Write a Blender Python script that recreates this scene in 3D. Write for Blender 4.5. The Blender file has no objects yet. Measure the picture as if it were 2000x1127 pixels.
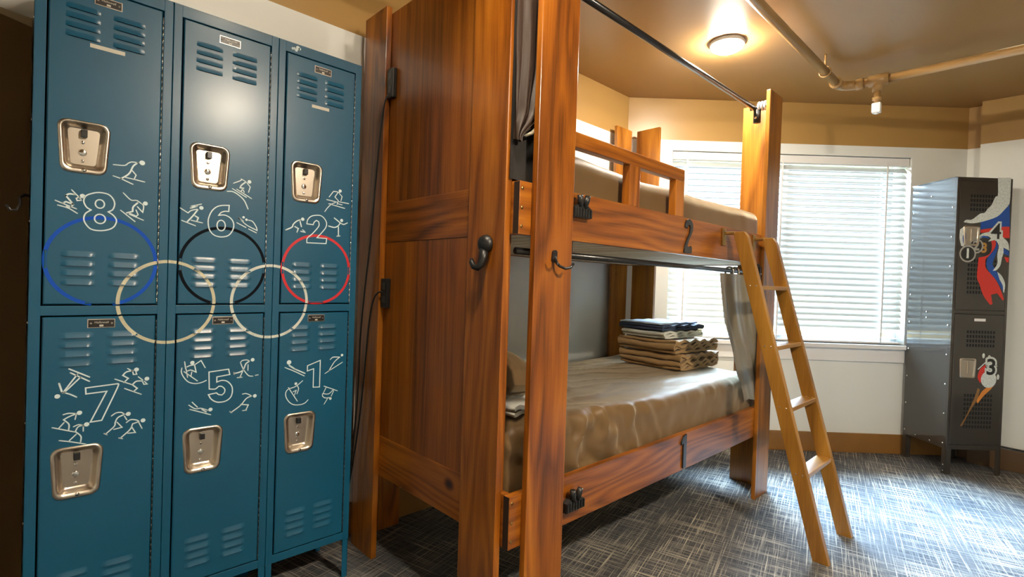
import bpy, bmesh, math, random
from math import sin, cos, pi, radians
from mathutils import Vector, Matrix, noise
from mathutils.geometry import tessellate_polygon
random.seed(7)
sc = bpy.context.scene
COL = sc.collection

# ------------------------------------------------------------------ helpers
class MB:
    """collects geometry and links it as ONE mesh object"""
    def __init__(s):
        s.v = []; s.f = []; s.mi = []; s.sm = []
    def add(s, vs, fs, mi=0, smooth=False):
        b = len(s.v); s.v += [tuple(p) for p in vs]
        for f in fs:
            s.f.append([b + i for i in f]); s.mi.append(mi); s.sm.append(smooth)
        return s
    def box(s, x0, x1, y0, y1, z0, z1, mi=0, bev=0.0, M=None):
        bm = bmesh.new()
        bmesh.ops.create_cube(bm, size=1)
        for v in bm.verts:
            v.co = Vector(((x0 + x1) / 2 + v.co.x * (x1 - x0), (y0 + y1) / 2 + v.co.y * (y1 - y0), (z0 + z1) / 2 + v.co.z * (z1 - z0)))
        if bev:
            bmesh.ops.bevel(bm, geom=bm.edges[:], offset=bev, segments=2, affect='EDGES', profile=.5)
        return s.bm(bm, mi, M=M)
    def bm(s, bm, mi=0, smooth=False, M=None):
        bm.verts.ensure_lookup_table(); bm.faces.ensure_lookup_table()
        for i, v in enumerate(bm.verts): v.index = i
        vs = [(M @ v.co if M else v.co) for v in bm.verts]
        s.add(vs, [[v.index for v in f.verts] for f in bm.faces], mi, smooth)
        bm.free(); return s
    def tube(s, pts, r, n=10, mi=0, cap=True, closed=False):
        pts = [Vector(p) for p in pts]; N = len(pts); vs = []; fs = []
        up = Vector((0, 0, 1)); prev = None
        for i, p in enumerate(pts):
            if closed: d = pts[(i + 1) % N] - pts[i - 1]
            else: d = (pts[min(i + 1, N - 1)] - pts[max(i - 1, 0)])
            d.normalize()
            if prev is None:
                a = d.cross(up)
                if a.length < 1e-3: a = d.cross(Vector((1, 0, 0)))
            else:
                a = prev - d * prev.dot(d)
            a.normalize(); prev = a; b = d.cross(a)
            rr = r[i] if isinstance(r, (list, tuple)) else r
            for k in range(n):
                t = 2 * pi * k / n
                vs.append(p + a * cos(t) * rr + b * sin(t) * rr)
        for i in range(N if closed else N - 1):
            j = (i + 1) % N
            for k in range(n):
                fs.append([i * n + k, i * n + (k + 1) % n, j * n + (k + 1) % n, j * n + k])
        if cap and not closed:
            fs.append(list(range(n))[::-1]); fs.append([(N - 1) * n + k for k in range(n)])
        return s.add(vs, fs, mi, True)
    def cyl(s, p0, p1, r, n=16, mi=0):
        return s.tube([p0, p1], r, n, mi)
    def lathe(s, prof, M=None, n=24, mi=0):
        """prof: list of (r, h); axis local +Z, matrix M places it"""
        M = M or Matrix.Identity(4); vs = []; fs = []
        for r, h in prof:
            for k in range(n):
                t = 2 * pi * k / n; vs.append(M @ Vector((r * cos(t), r * sin(t), h)))
        for i in range(len(prof) - 1):
            for k in range(n):
                fs.append([i * n + k, i * n + (k + 1) % n, (i + 1) * n + (k + 1) % n, (i + 1) * n + k])
        fs.append([(len(prof) - 1) * n + k for k in range(n)])
        fs.append(list(range(n))[::-1])
        return s.add(vs, fs, mi, True)
    def prism(s, poly, h0, h1, place, mi=0):
        """poly 2D outline extruded between h0 and h1; place(a,b,h)->xyz"""
        n = len(poly)
        vs = [place(a, b, h0) for a, b in poly] + [place(a, b, h1) for a, b in poly]
        tris = tessellate_polygon([[Vector((a, b, 0)) for a, b in poly]])
        fs = [[i, (i + 1) % n, n + (i + 1) % n, n + i] for i in range(n)]
        fs += [[a, b, c] for a, b, c in tris] + [[n + c, n + b, n + a] for a, b, c in tris]
        return s.add(vs, fs, mi)
    def grid(s, P, mi=0, smooth=True, wrap=False):
        nr = len(P); nc = len(P[0]); vs = [p for r in P for p in r]; fs = []
        for i in range(nr - 1):
            for j in range(nc if wrap else nc - 1):
                k = (j + 1) % nc
                fs.append([i * nc + j, i * nc + k, (i + 1) * nc + k, (i + 1) * nc + j])
        return s.add(vs, fs, mi, smooth)
    def build(s, name, mats, parent=None, bevel=0, fix=True):
        me = bpy.data.meshes.new(name)
        off = Vector((0, 0, 0))
        if parent is not None:
            off = world_origin(parent)
        me.from_pydata([tuple(Vector(p) - off) for p in s.v], [], s.f)
        if not isinstance(mats, (list, tuple)): mats = [mats]
        for m in mats: me.materials.append(m)
        for p, mi, sm in zip(me.polygons, s.mi, s.sm):
            p.material_index = mi; p.use_smooth = sm
        if fix:
            bm = bmesh.new(); bm.from_mesh(me)
            bmesh.ops.recalc_face_normals(bm, faces=bm.faces[:]); bm.to_mesh(me); bm.free()
        me.update()
        o = bpy.data.objects.new(name, me); COL.objects.link(o)
        if parent is not None: o.parent = parent
        if bevel:
            b = o.modifiers.new('Bevel', 'BEVEL'); b.width = bevel; b.segments = 2; b.limit_method = 'ANGLE'
        return o

LOCAL = set()
def world_origin(o):
    v = Vector((0, 0, 0))
    while o is not None:
        if o.name in LOCAL: return Vector((0, 0, 0))
        v += o.location; o = o.parent
    return v
def tag(o, label=None, cat=None, group=None, kind=None):
    if label: o['label'] = label
    if cat: o['category'] = cat
    if group: o['group'] = group
    if kind: o['kind'] = kind
    return o
def thing(name, loc, label, cat, group=None, rz=0, local=False):
    e = bpy.data.objects.new(name, None); COL.objects.link(e)
    e.location = loc; e.rotation_euler = (0, 0, rz); e.empty_display_size = .1
    if local: LOCAL.add(e.name)
    return tag(e, label, cat, group)
def struct(name, mb, mat):
    o = mb.build(name, mat); o['kind'] = 'structure'; return o
def copy_tree(o, parent=None):
    c = o.copy(); COL.objects.link(c)
    if parent is not None: c.parent = parent
    for ch in list(o.children): copy_tree(ch, c)
    return c

def smooth_path(pts, seg=6, closed=False):
    """Catmull-Rom through 2D points, sharp corners kept"""
    n = len(pts)
    if n < 3: return [Vector(p) for p in pts]
    P = [Vector(p) for p in pts]; out = []
    rng = range(n if closed else n - 1)
    def sharp(i):
        if not closed and (i == 0 or i == n - 1): return True
        a = P[i] - P[i - 1]; b = P[(i + 1) % n] - P[i]
        if a.length < 1e-9 or b.length < 1e-9: return True
        return a.angle(b) > radians(50)
    for i in rng:
        p1 = P[i]; p2 = P[(i + 1) % n]
        p0 = P[i - 1] if not sharp(i) else p1 - (p2 - p1)
        p3 = P[(i + 2) % n] if not sharp((i + 1) % n) else p2 + (p2 - p1)
        for k in range(seg):
            t = k / seg
            out.append(.5 * ((2 * p1) + (p2 - p0) * t + (2 * p0 - 5 * p1 + 4 * p2 - p3) * t * t + (3 * p1 - p0 - 3 * p2 + p3) * t ** 3))
    if not closed: out.append(P[-1])
    return out

def stroke(mb, pts, w, place, mi=0, closed=False, seg=6, skip=None):
    """flat painted line of width w along 2D pts; place(a,b)->xyz on the painted surface"""
    pts = smooth_path(pts, seg, closed); n = len(pts)
    L = []; R = []
    for i in range(n):
        a = pts[i - 1] if (closed or i > 0) else pts[i]
        b = pts[(i + 1) % n] if (closed or i < n - 1) else pts[i]
        d1 = (pts[i] - a); d2 = (b - pts[i])
        d1 = d1.normalized() if d1.length > 1e-9 else d2.normalized()
        d2 = d2.normalized() if d2.length > 1e-9 else d1
        d = (d1 + d2)
        d = d.normalized() if d.length > .2 else d1
        c = max(.5, d.dot(d2)); nn = Vector((-d.y, d.x)) * (w / 2 / c)
        L.append(pts[i] + nn); R.append(pts[i] - nn)
    for i in range(n if closed else n - 1):
        j = (i + 1) % n
        if skip and skip((pts[i] + pts[j]) / 2): continue
        mb.add([place(*q) for q in (L[i], L[j], R[j], R[i])], [[0, 1, 2, 3]], mi)
    if not closed and w > .001:
        for c in (pts[0], pts[-1]): disc(mb, c.x, c.y, w / 2, place, mi, 8)
def disc(mb, x, y, r, place, mi=0, n=14, ry=None):
    ry = ry or r
    mb.add([place(x + r * cos(2 * pi * k / n), y + ry * sin(2 * pi * k / n)) for k in range(n)], [list(range(n))], mi)
def fill(mb, poly, place, mi=0, seg=4):
    pts = smooth_path(poly, seg, True)
    tris = tessellate_polygon([[Vector((p.x, p.y, 0)) for p in pts]])
    mb.add([place(p.x, p.y) for p in pts], [list(t) for t in tris], mi)
def text_mesh(mb, txt, size, place, mi=0, cx=0, cz=0, bold=0.0, shear=0):
    cu = bpy.data.curves.new('t', 'FONT'); cu.body = txt; cu.size = size; cu.align_x = 'CENTER'; cu.align_y = 'CENTER'
    cu.offset = bold; cu.shear = shear
    ob = bpy.data.objects.new('t', cu); COL.objects.link(ob)
    dg = bpy.context.evaluated_depsgraph_get(); me = ob.evaluated_get(dg).to_mesh()
    vs = [place(v.co.x + cx, v.co.y + cz) for v in me.vertices]; fs = [list(p.vertices) for p in me.polygons]
    mb.add(vs, fs, mi)
    ob.evaluated_get(dg).to_mesh_clear(); bpy.data.objects.remove(ob); bpy.data.curves.remove(cu)
def rounded_poly(pts, r, n=5):
    out = []; N = len(pts)
    for i in range(N):
        p = Vector(pts[i]); a = (Vector(pts[i - 1]) - p); b = (Vector(pts[(i + 1) % N]) - p)
        a.normalize(); b.normalize(); ang = a.angle(b)
        t = r / math.tan(ang / 2); c = p + (a + b).normalized() * (r / sin(ang / 2))
        s = p + a * t - c; e = p + b * t - c
        a0 = math.atan2(s.y, s.x); a1 = math.atan2(e.y, e.x); da = (a1 - a0 + pi) % (2 * pi) - pi
        for k in range(n + 1):
            out.append((c.x + r * cos(a0 + da * k / n), c.y + r * sin(a0 + da * k / n)))
    return out

# ------------------------------------------------------------------ materials
def new_mat(name):
    m = bpy.data.materials.new(name); m.use_nodes = True
    nt = m.node_tree; return m, nt, nt.nodes, nt.links, nt.nodes['Principled BSDF']
def N(nodes, typ, **kw):
    n = nodes.new(typ)
    for k, v in kw.items():
        if k in n.inputs: n.inputs[k].default_value = v
        else: setattr(n, k, v)
    return n
def plain(name, col, rough=.5, metal=0, coat=0, bump=0, bscale=300, spec=.5, var=0, vscale=6, sheen=0, trans=0, crough=.15):
    m, nt, nd, ln, p = new_mat(name)
    p.inputs['Base Color'].default_value = (*col, 1); p.inputs['Roughness'].default_value = rough
    p.inputs['Metallic'].default_value = metal; p.inputs['Coat Weight'].default_value = coat; p.inputs['Coat Roughness'].default_value = crough
    p.inputs['Specular IOR Level'].default_value = spec; p.inputs['Sheen Weight'].default_value = sheen
    tc = N(nd, 'ShaderNodeTexCoord')
    if var:
        nz = N(nd, 'ShaderNodeTexNoise', Scale=vscale, Detail=4.0); ln.new(tc.outputs['Object'], nz.inputs['Vector'])
        cr = N(nd, 'ShaderNodeValToRGB'); cr.color_ramp.elements[0].position = .3; cr.color_ramp.elements[1].position = .7
        cr.color_ramp.elements[0].color = (*[c * (1 - var) for c in col], 1); cr.color_ramp.elements[1].color = (*[min(1, c * (1 + var)) for c in col], 1)
        ln.new(nz.outputs['Fac'], cr.inputs['Fac']); ln.new(cr.outputs['Color'], p.inputs['Base Color'])
    if bump:
        nz = N(nd, 'ShaderNodeTexNoise', Scale=bscale, Detail=3.0); ln.new(tc.outputs['Object'], nz.inputs['Vector'])
        b = N(nd, 'ShaderNodeBump', Strength=bump, Distance=.002); ln.new(nz.outputs['Fac'], b.inputs['Height']); ln.new(b.outputs['Normal'], p.inputs['Normal'])
    return m
def wood(name, axis, stops, rough=.34, ring=15.0, coat=.3, stretch=.13, contrast=.45, wscale=4.5, knot=1.0):
    """boards with the grain running along object axis 0/1/2"""
    m, nt, nd, ln, p = new_mat(name)
    tc = N(nd, 'ShaderNodeTexCoord'); oi = N(nd, 'ShaderNodeObjectInfo')
    off = N(nd, 'ShaderNodeVectorMath', operation='SCALE'); off.inputs[0].default_value = (3.1, 5.3, 2.2)
    ln.new(oi.outputs['Random'], off.inputs['Scale'])
    ad = N(nd, 'ShaderNodeVectorMath', operation='ADD'); ln.new(tc.outputs['Object'], ad.inputs[0]); ln.new(off.outputs[0], ad.inputs[1])
    sc_ = [1, 1, 1]; sc_[axis] = stretch
    mp = N(nd, 'ShaderNodeMapping'); mp.inputs['Scale'].default_value = sc_; ln.new(ad.outputs[0], mp.inputs['Vector'])
    warp = N(nd, 'ShaderNodeTexNoise', Scale=wscale, Detail=2.5); ln.new(mp.outputs[0], warp.inputs['Vector'])
    # plank tone
    n1 = N(nd, 'ShaderNodeTexNoise', Scale=5.0, Detail=3.0, Distortion=1.2); ln.new(mp.outputs[0], n1.inputs['Vector'])
    # growth rings : warped noise turned to bands
    mul = N(nd, 'ShaderNodeMath', operation='MULTIPLY'); mul.inputs[1].default_value = ring; ln.new(warp.outputs['Fac'], mul.inputs[0])
    sn = N(nd, 'ShaderNodeMath', operation='FRACT'); ln.new(mul.outputs[0], sn.inputs[0])
    tri = N(nd, 'ShaderNodeMath', operation='PINGPONG'); tri.inputs[1].default_value = .5; ln.new(mul.outputs[0], tri.inputs[0])
    # fine pores
    sc2 = [170, 170, 170]; sc2[axis] = 5
    mp2 = N(nd, 'ShaderNodeMapping'); mp2.inputs['Scale'].default_value = sc2; ln.new(ad.outputs[0], mp2.inputs['Vector'])
    n2 = N(nd, 'ShaderNodeTexNoise', Scale=1.0, Detail=2.0); ln.new(mp2.outputs[0], n2.inputs['Vector'])
    a1 = N(nd, 'ShaderNodeMath', operation='MULTIPLY_ADD'); a1.inputs[1].default_value = contrast; ln.new(tri.outputs[0], a1.inputs[0]); 
    s1 = N(nd, 'ShaderNodeMath', operation='MULTIPLY'); s1.inputs[1].default_value = .95; ln.new(n1.outputs['Fac'], s1.inputs[0]); ln.new(s1.outputs[0], a1.inputs[2])
    a2 = N(nd, 'ShaderNodeMath', operation='MULTIPLY_ADD'); a2.inputs[1].default_value = .35; ln.new(n2.outputs['Fac'], a2.inputs[0]); ln.new(a1.outputs[0], a2.inputs[2])
    a3 = N(nd, 'ShaderNodeMath', operation='SUBTRACT'); a3.inputs[1].default_value = .22; ln.new(a2.outputs[0], a3.inputs[0])
    # knots
    sk = [2.6, 2.6, 2.6]; sk[axis] = 2.0
    mp3 = N(nd, 'ShaderNodeMapping'); mp3.inputs['Scale'].default_value = sk; ln.new(ad.outputs[0], mp3.inputs['Vector'])
    vo = N(nd, 'ShaderNodeTexVoronoi', Scale=1.0); ln.new(mp3.outputs[0], vo.inputs['Vector'])
    kr = N(nd, 'ShaderNodeMapRange'); kr.inputs['From Min'].default_value = .01 * knot; kr.inputs['From Max'].default_value = .07 * knot + .0001; ln.new(vo.outputs['Distance'], kr.inputs['Value'])
    km = N(nd, 'ShaderNodeMath', operation='MULTIPLY'); ln.new(a3.outputs[0], km.inputs[0]); ln.new(kr.outputs[0], km.inputs[1])
    cr = N(nd, 'ShaderNodeValToRGB'); el = cr.color_ramp.elements
    while len(el) < len(stops): el.new(.5)
    for e, (pos, c) in zip(el, stops): e.position = pos; e.color = (*c, 1)
    ln.new(km.outputs[0], cr.inputs['Fac']); ln.new(cr.outputs['Color'], p.inputs['Base Color'])
    p.inputs['Roughness'].default_value = rough; p.inputs['Coat Weight'].default_value = coat; p.inputs['Coat Roughness'].default_value = .2
    b = N(nd, 'ShaderNodeBump', Strength=.12, Distance=.001); ln.new(n2.outputs['Fac'], b.inputs['Height']); ln.new(b.outputs['Normal'], p.inputs['Normal'])
    return m
WAL = [(.10, (.030, .007, .0008)), (.32, (.115, .029, .002)), (.55, (.275, .078, .005)), (.90, (.48, .165, .014))]
panel_wood = wood('walnut_panel', 2, WAL, ring=7.0, stretch=.035, contrast=.30, wscale=9.0, knot=.0)
wal = [wood('walnut_%s' % 'xyz'[a], a, WAL, ring=16, contrast=.52, wscale=3.6) for a in range(3)]
PINE = [(.05, (.07, .026, .003)), (.3, (.20, .082, .008)), (.55, (.31, .140, .015)), (.85, (.42, .205, .030))]
pine = [wood('pine_%s' % 'xyz'[a], a, PINE, rough=.4, ring=5) for a in range(3)]
SLAT = [(.1, (.55, .43, .25)), (.4, (.80, .70, .47)), (.8, (.90, .85, .66))]
LIT_WAL = [(.10, (.05, .015, .0015)), (.32, (.165, .052, .005)), (.55, (.32, .115, .011)), (.90, (.53, .225, .030))]  # walnut made lighter: lamplight on the foot posts put into the colour
gold = wood('lamplit_walnut', 2, LIT_WAL, ring=10, contrast=.4, wscale=3.2)
slatm = wood('slat_wood', 1, SLAT, rough=.6, ring=4, coat=0)

blue = plain('blue_enamel', (.001, .080, .160), rough=.45, spec=.3, coat=.55, crough=.24, bump=.05, bscale=45, var=.06, vscale=3)
white_paint = plain('white_paint_marker', (.66, .80, .84), rough=.6)
ring_mats = dict(blue=plain('blue_paint', (.004, .075, .50), .6, spec=.2), cream=plain('cream_paint', (.52, .50, .36), .6, var=.12, vscale=60),
                 black=plain('black_paint', (.004, .006, .010), .8, spec=.1), white=plain('greyish_white_paint', (.56, .60, .55), .6, var=.12, vscale=60), red=plain('red_paint', (.55, .010, .018), .5))
steel = plain('brushed_steel', (.62, .56, .48), rough=.28, metal=1, bump=.06, bscale=500)
chrome = plain('chrome', (.8, .8, .8), rough=.12, metal=1)
dark_metal = plain('dark_metal', (.012, .012, .014), rough=.3, coat=.3)
dark_gap = plain('dark_gap', (.004, .006, .008), rough=.9)
black_plate = plain('black_plate', (.012, .010, .010), rough=.3)
paper = plain('label_tape', (.60, .58, .50), rough=.6)
brass = plain('aged_brass', (.40, .26, .09), rough=.35, metal=1)
black_enamel = plain('black_enamel', (.033, .029, .024), rough=.28, coat=1.0, crough=.06, bump=.05, bscale=9)
black_plastic = plain('black_plastic', (.012, .012, .012), rough=.4)
white_plastic = plain('white_plastic', (.8, .8, .8), rough=.35)
brown_sheet = plain('brown_satin_sheet', (.150, .088, .034), rough=.48, bump=.10, bscale=900, sheen=1.0, spec=.4)
brown_sheet.node_tree.nodes['Principled BSDF'].inputs['Sheen Tint'].default_value = (1.0, .88, .66, 1); brown_sheet.node_tree.nodes['Principled BSDF'].inputs['Sheen Roughness'].default_value = .35
brown_fold = plain('tan_brown_blanket', (.37, .225, .085), rough=.75, bump=.3, bscale=500, sheen=.3)
white_cloth = plain('white_cotton', (.72, .74, .68), rough=.85, bump=.2, bscale=600)
navy_cloth = plain('navy_grey_cloth', (.045, .065, .12), rough=.85, bump=.3, bscale=500)
pale_blue = plain('pale_blue_cotton', (.50, .60, .72), rough=.85, bump=.2, bscale=600)
satin = plain('grey_satin', (.20, .175, .118), rough=.25, spec=.7, sheen=.2)
dark_satin = plain('dark_brown_satin', (.034, .020, .014), rough=.50, spec=.3, sheen=.0)
black_cloth = plain('black_blackout_cloth', (.012, .010, .009), rough=.8)
wood_dark_cloth = plain('dark_brown_cloth', (.10, .055, .016), rough=.8, var=.1, vscale=4)
tan_cloth = plain('tan_hem', (.30, .24, .14), rough=.8)
pipe_paint = plain('tan_pipe_paint', (.40, .235, .085), rough=.28, coat=.2)
base_brown = plain('brown_baseboard', (.26, .125, .030), rough=.4, var=.08)
blind_mat = None
def wall_mat():
    m, nt, nd, ln, p = new_mat('wall_paint')
    g = N(nd, 'ShaderNodeNewGeometry'); sp = N(nd, 'ShaderNodeSeparateXYZ'); ln.new(g.outputs['Position'], sp.inputs[0])
    gt = N(nd, 'ShaderNodeMath', operation='GREATER_THAN'); gt.inputs[1].default_value = 2.253; ln.new(sp.outputs['Z'], gt.inputs[0])
    mx = N(nd, 'ShaderNodeMix', data_type='RGBA'); ln.new(gt.outputs[0], mx.inputs['Factor'])
    mx.inputs[6].default_value = (.77, .79, .76, 1); mx.inputs[7].default_value = (.40, .235, .075, 1)
    ln.new(mx.outputs[2], p.inputs['Base Color']); p.inputs['Roughness'].default_value = .38
    nz = N(nd, 'ShaderNodeTexNoise', Scale=160.0, Detail=3.0); ln.new(g.outputs['Position'], nz.inputs['Vector'])
    b = N(nd, 'ShaderNodeBump', Strength=.08, Distance=.002); ln.new(nz.outputs['Fac'], b.inputs['Height']); ln.new(b.outputs['Normal'], p.inputs['Normal'])
    return m
wallm = wall_mat()
ceilm = plain('ceiling_paint', (.36, .205, .070), rough=.36, bump=.05, bscale=60)
def carpet_mat():
    m, nt, nd, ln, p = new_mat('woven_carpet')
    g = N(nd, 'ShaderNodeNewGeometry')
    rot = N(nd, 'ShaderNodeMapping'); rot.inputs['Rotation'].default_value = (0, 0, radians(-15)); ln.new(g.outputs['Position'], rot.inputs['Vector'])
    outs = []
    for a, b, seed in ((3.2, 165., 0.), (165., 3.2, 7.)):
        mp = N(nd, 'ShaderNodeMapping'); mp.inputs['Scale'].default_value = (a, b, 1); mp.inputs['Location'].default_value = (seed, seed * 1.7, 0); ln.new(rot.outputs[0], mp.inputs['Vector'])
        n = N(nd, 'ShaderNodeTexNoise', Scale=1.0, Detail=3.5, Roughness=.62); ln.new(mp.outputs[0], n.inputs['Vector'])
        r = N(nd, 'ShaderNodeMapRange'); r.inputs['From Min'].default_value = .36; r.inputs['From Max'].default_value = .70; ln.new(n.outputs['Fac'], r.inputs['Value'])
        outs.append(r)
    mxm = N(nd, 'ShaderNodeMath', operation='MAXIMUM'); ln.new(outs[0].outputs[0], mxm.inputs[0]); ln.new(outs[1].outputs[0], mxm.inputs[1])
    big = N(nd, 'ShaderNodeTexNoise', Scale=1.6, Detail=2.0); ln.new(rot.outputs[0], big.inputs['Vector'])
    bm_ = N(nd, 'ShaderNodeMapRange'); bm_.inputs['From Min'].default_value = .3; bm_.inputs['From Max'].default_value = .7; bm_.inputs['To Min'].default_value = .75; bm_.inputs['To Max'].default_value = 1.1; ln.new(big.outputs['Fac'], bm_.inputs['Value'])
    mu = N(nd, 'ShaderNodeMath', operation='MULTIPLY'); ln.new(mxm.outputs[0], mu.inputs[0]); ln.new(bm_.outputs[0], mu.inputs[1])
    cr = N(nd, 'ShaderNodeValToRGB'); e = cr.color_ramp.elements
    e[0].position = 0; e[0].color = (.016, .019, .027, 1); e[1].position = 1; e[1].color = (.62, .55, .44, 1)
    k = e.new(.5); k.color = (.105, .108, .115, 1)
    ln.new(mu.outputs[0], cr.inputs['Fac']); ln.new(cr.outputs['Color'], p.inputs['Base Color'])
    p.inputs['Roughness'].default_value = .95; p.inputs['Specular IOR Level'].default_value = .15
    b = N(nd, 'ShaderNodeBump', Strength=.5, Distance=.004); ln.new(mu.outputs[0], b.inputs['Height']); ln.new(b.outputs['Normal'], p.inputs['Normal'])
    return m
carpet = carpet_mat()
def blind_material():
    m, nt, nd, ln, p = new_mat('white_blind_slat')
    out = nd['Material Output']
    p.inputs['Base Color'].default_value = (.70, .70, .67, 1); p.inputs['Roughness'].default_value = .4
    t = N(nd, 'ShaderNodeBsdfTranslucent'); t.inputs['Color'].default_value = (.36, .36, .34, 1)
    mx = N(nd, 'ShaderNodeMixShader'); mx.inputs[0].default_value = .45
    ln.new(p.outputs[0], mx.inputs[1]); ln.new(t.outputs[0], mx.inputs[2]); ln.new(mx.outputs[0], out.inputs['Surface'])
    return m
blind_mat = blind_material()
def glass_material():
    m, nt, nd, ln, p = new_mat('window_glass')
    out = nd['Material Output']
    t = N(nd, 'ShaderNodeBsdfTransparent'); t.inputs['Color'].default_value = (.96, .98, .98, 1)
    g = N(nd, 'ShaderNodeBsdfGlossy'); g.inputs['Roughness'].default_value = .02
    mx = N(nd, 'ShaderNodeMixShader'); mx.inputs[0].default_value = .05
    ln.new(t.outputs[0], mx.inputs[1]); ln.new(g.outputs[0], mx.inputs[2]); ln.new(mx.outputs[0], out.inputs['Surface'])
    nd.remove(p); return m
glass = glass_material()
def emit(name, col, s):
    m, nt, nd, ln, p = new_mat(name)
    p.inputs['Base Color'].default_value = (.9, .9, .88, 1)
    p.inputs['Emission Color'].default_value = (*col, 1); p.inputs['Emission Strength'].default_value = s
    return m

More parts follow.
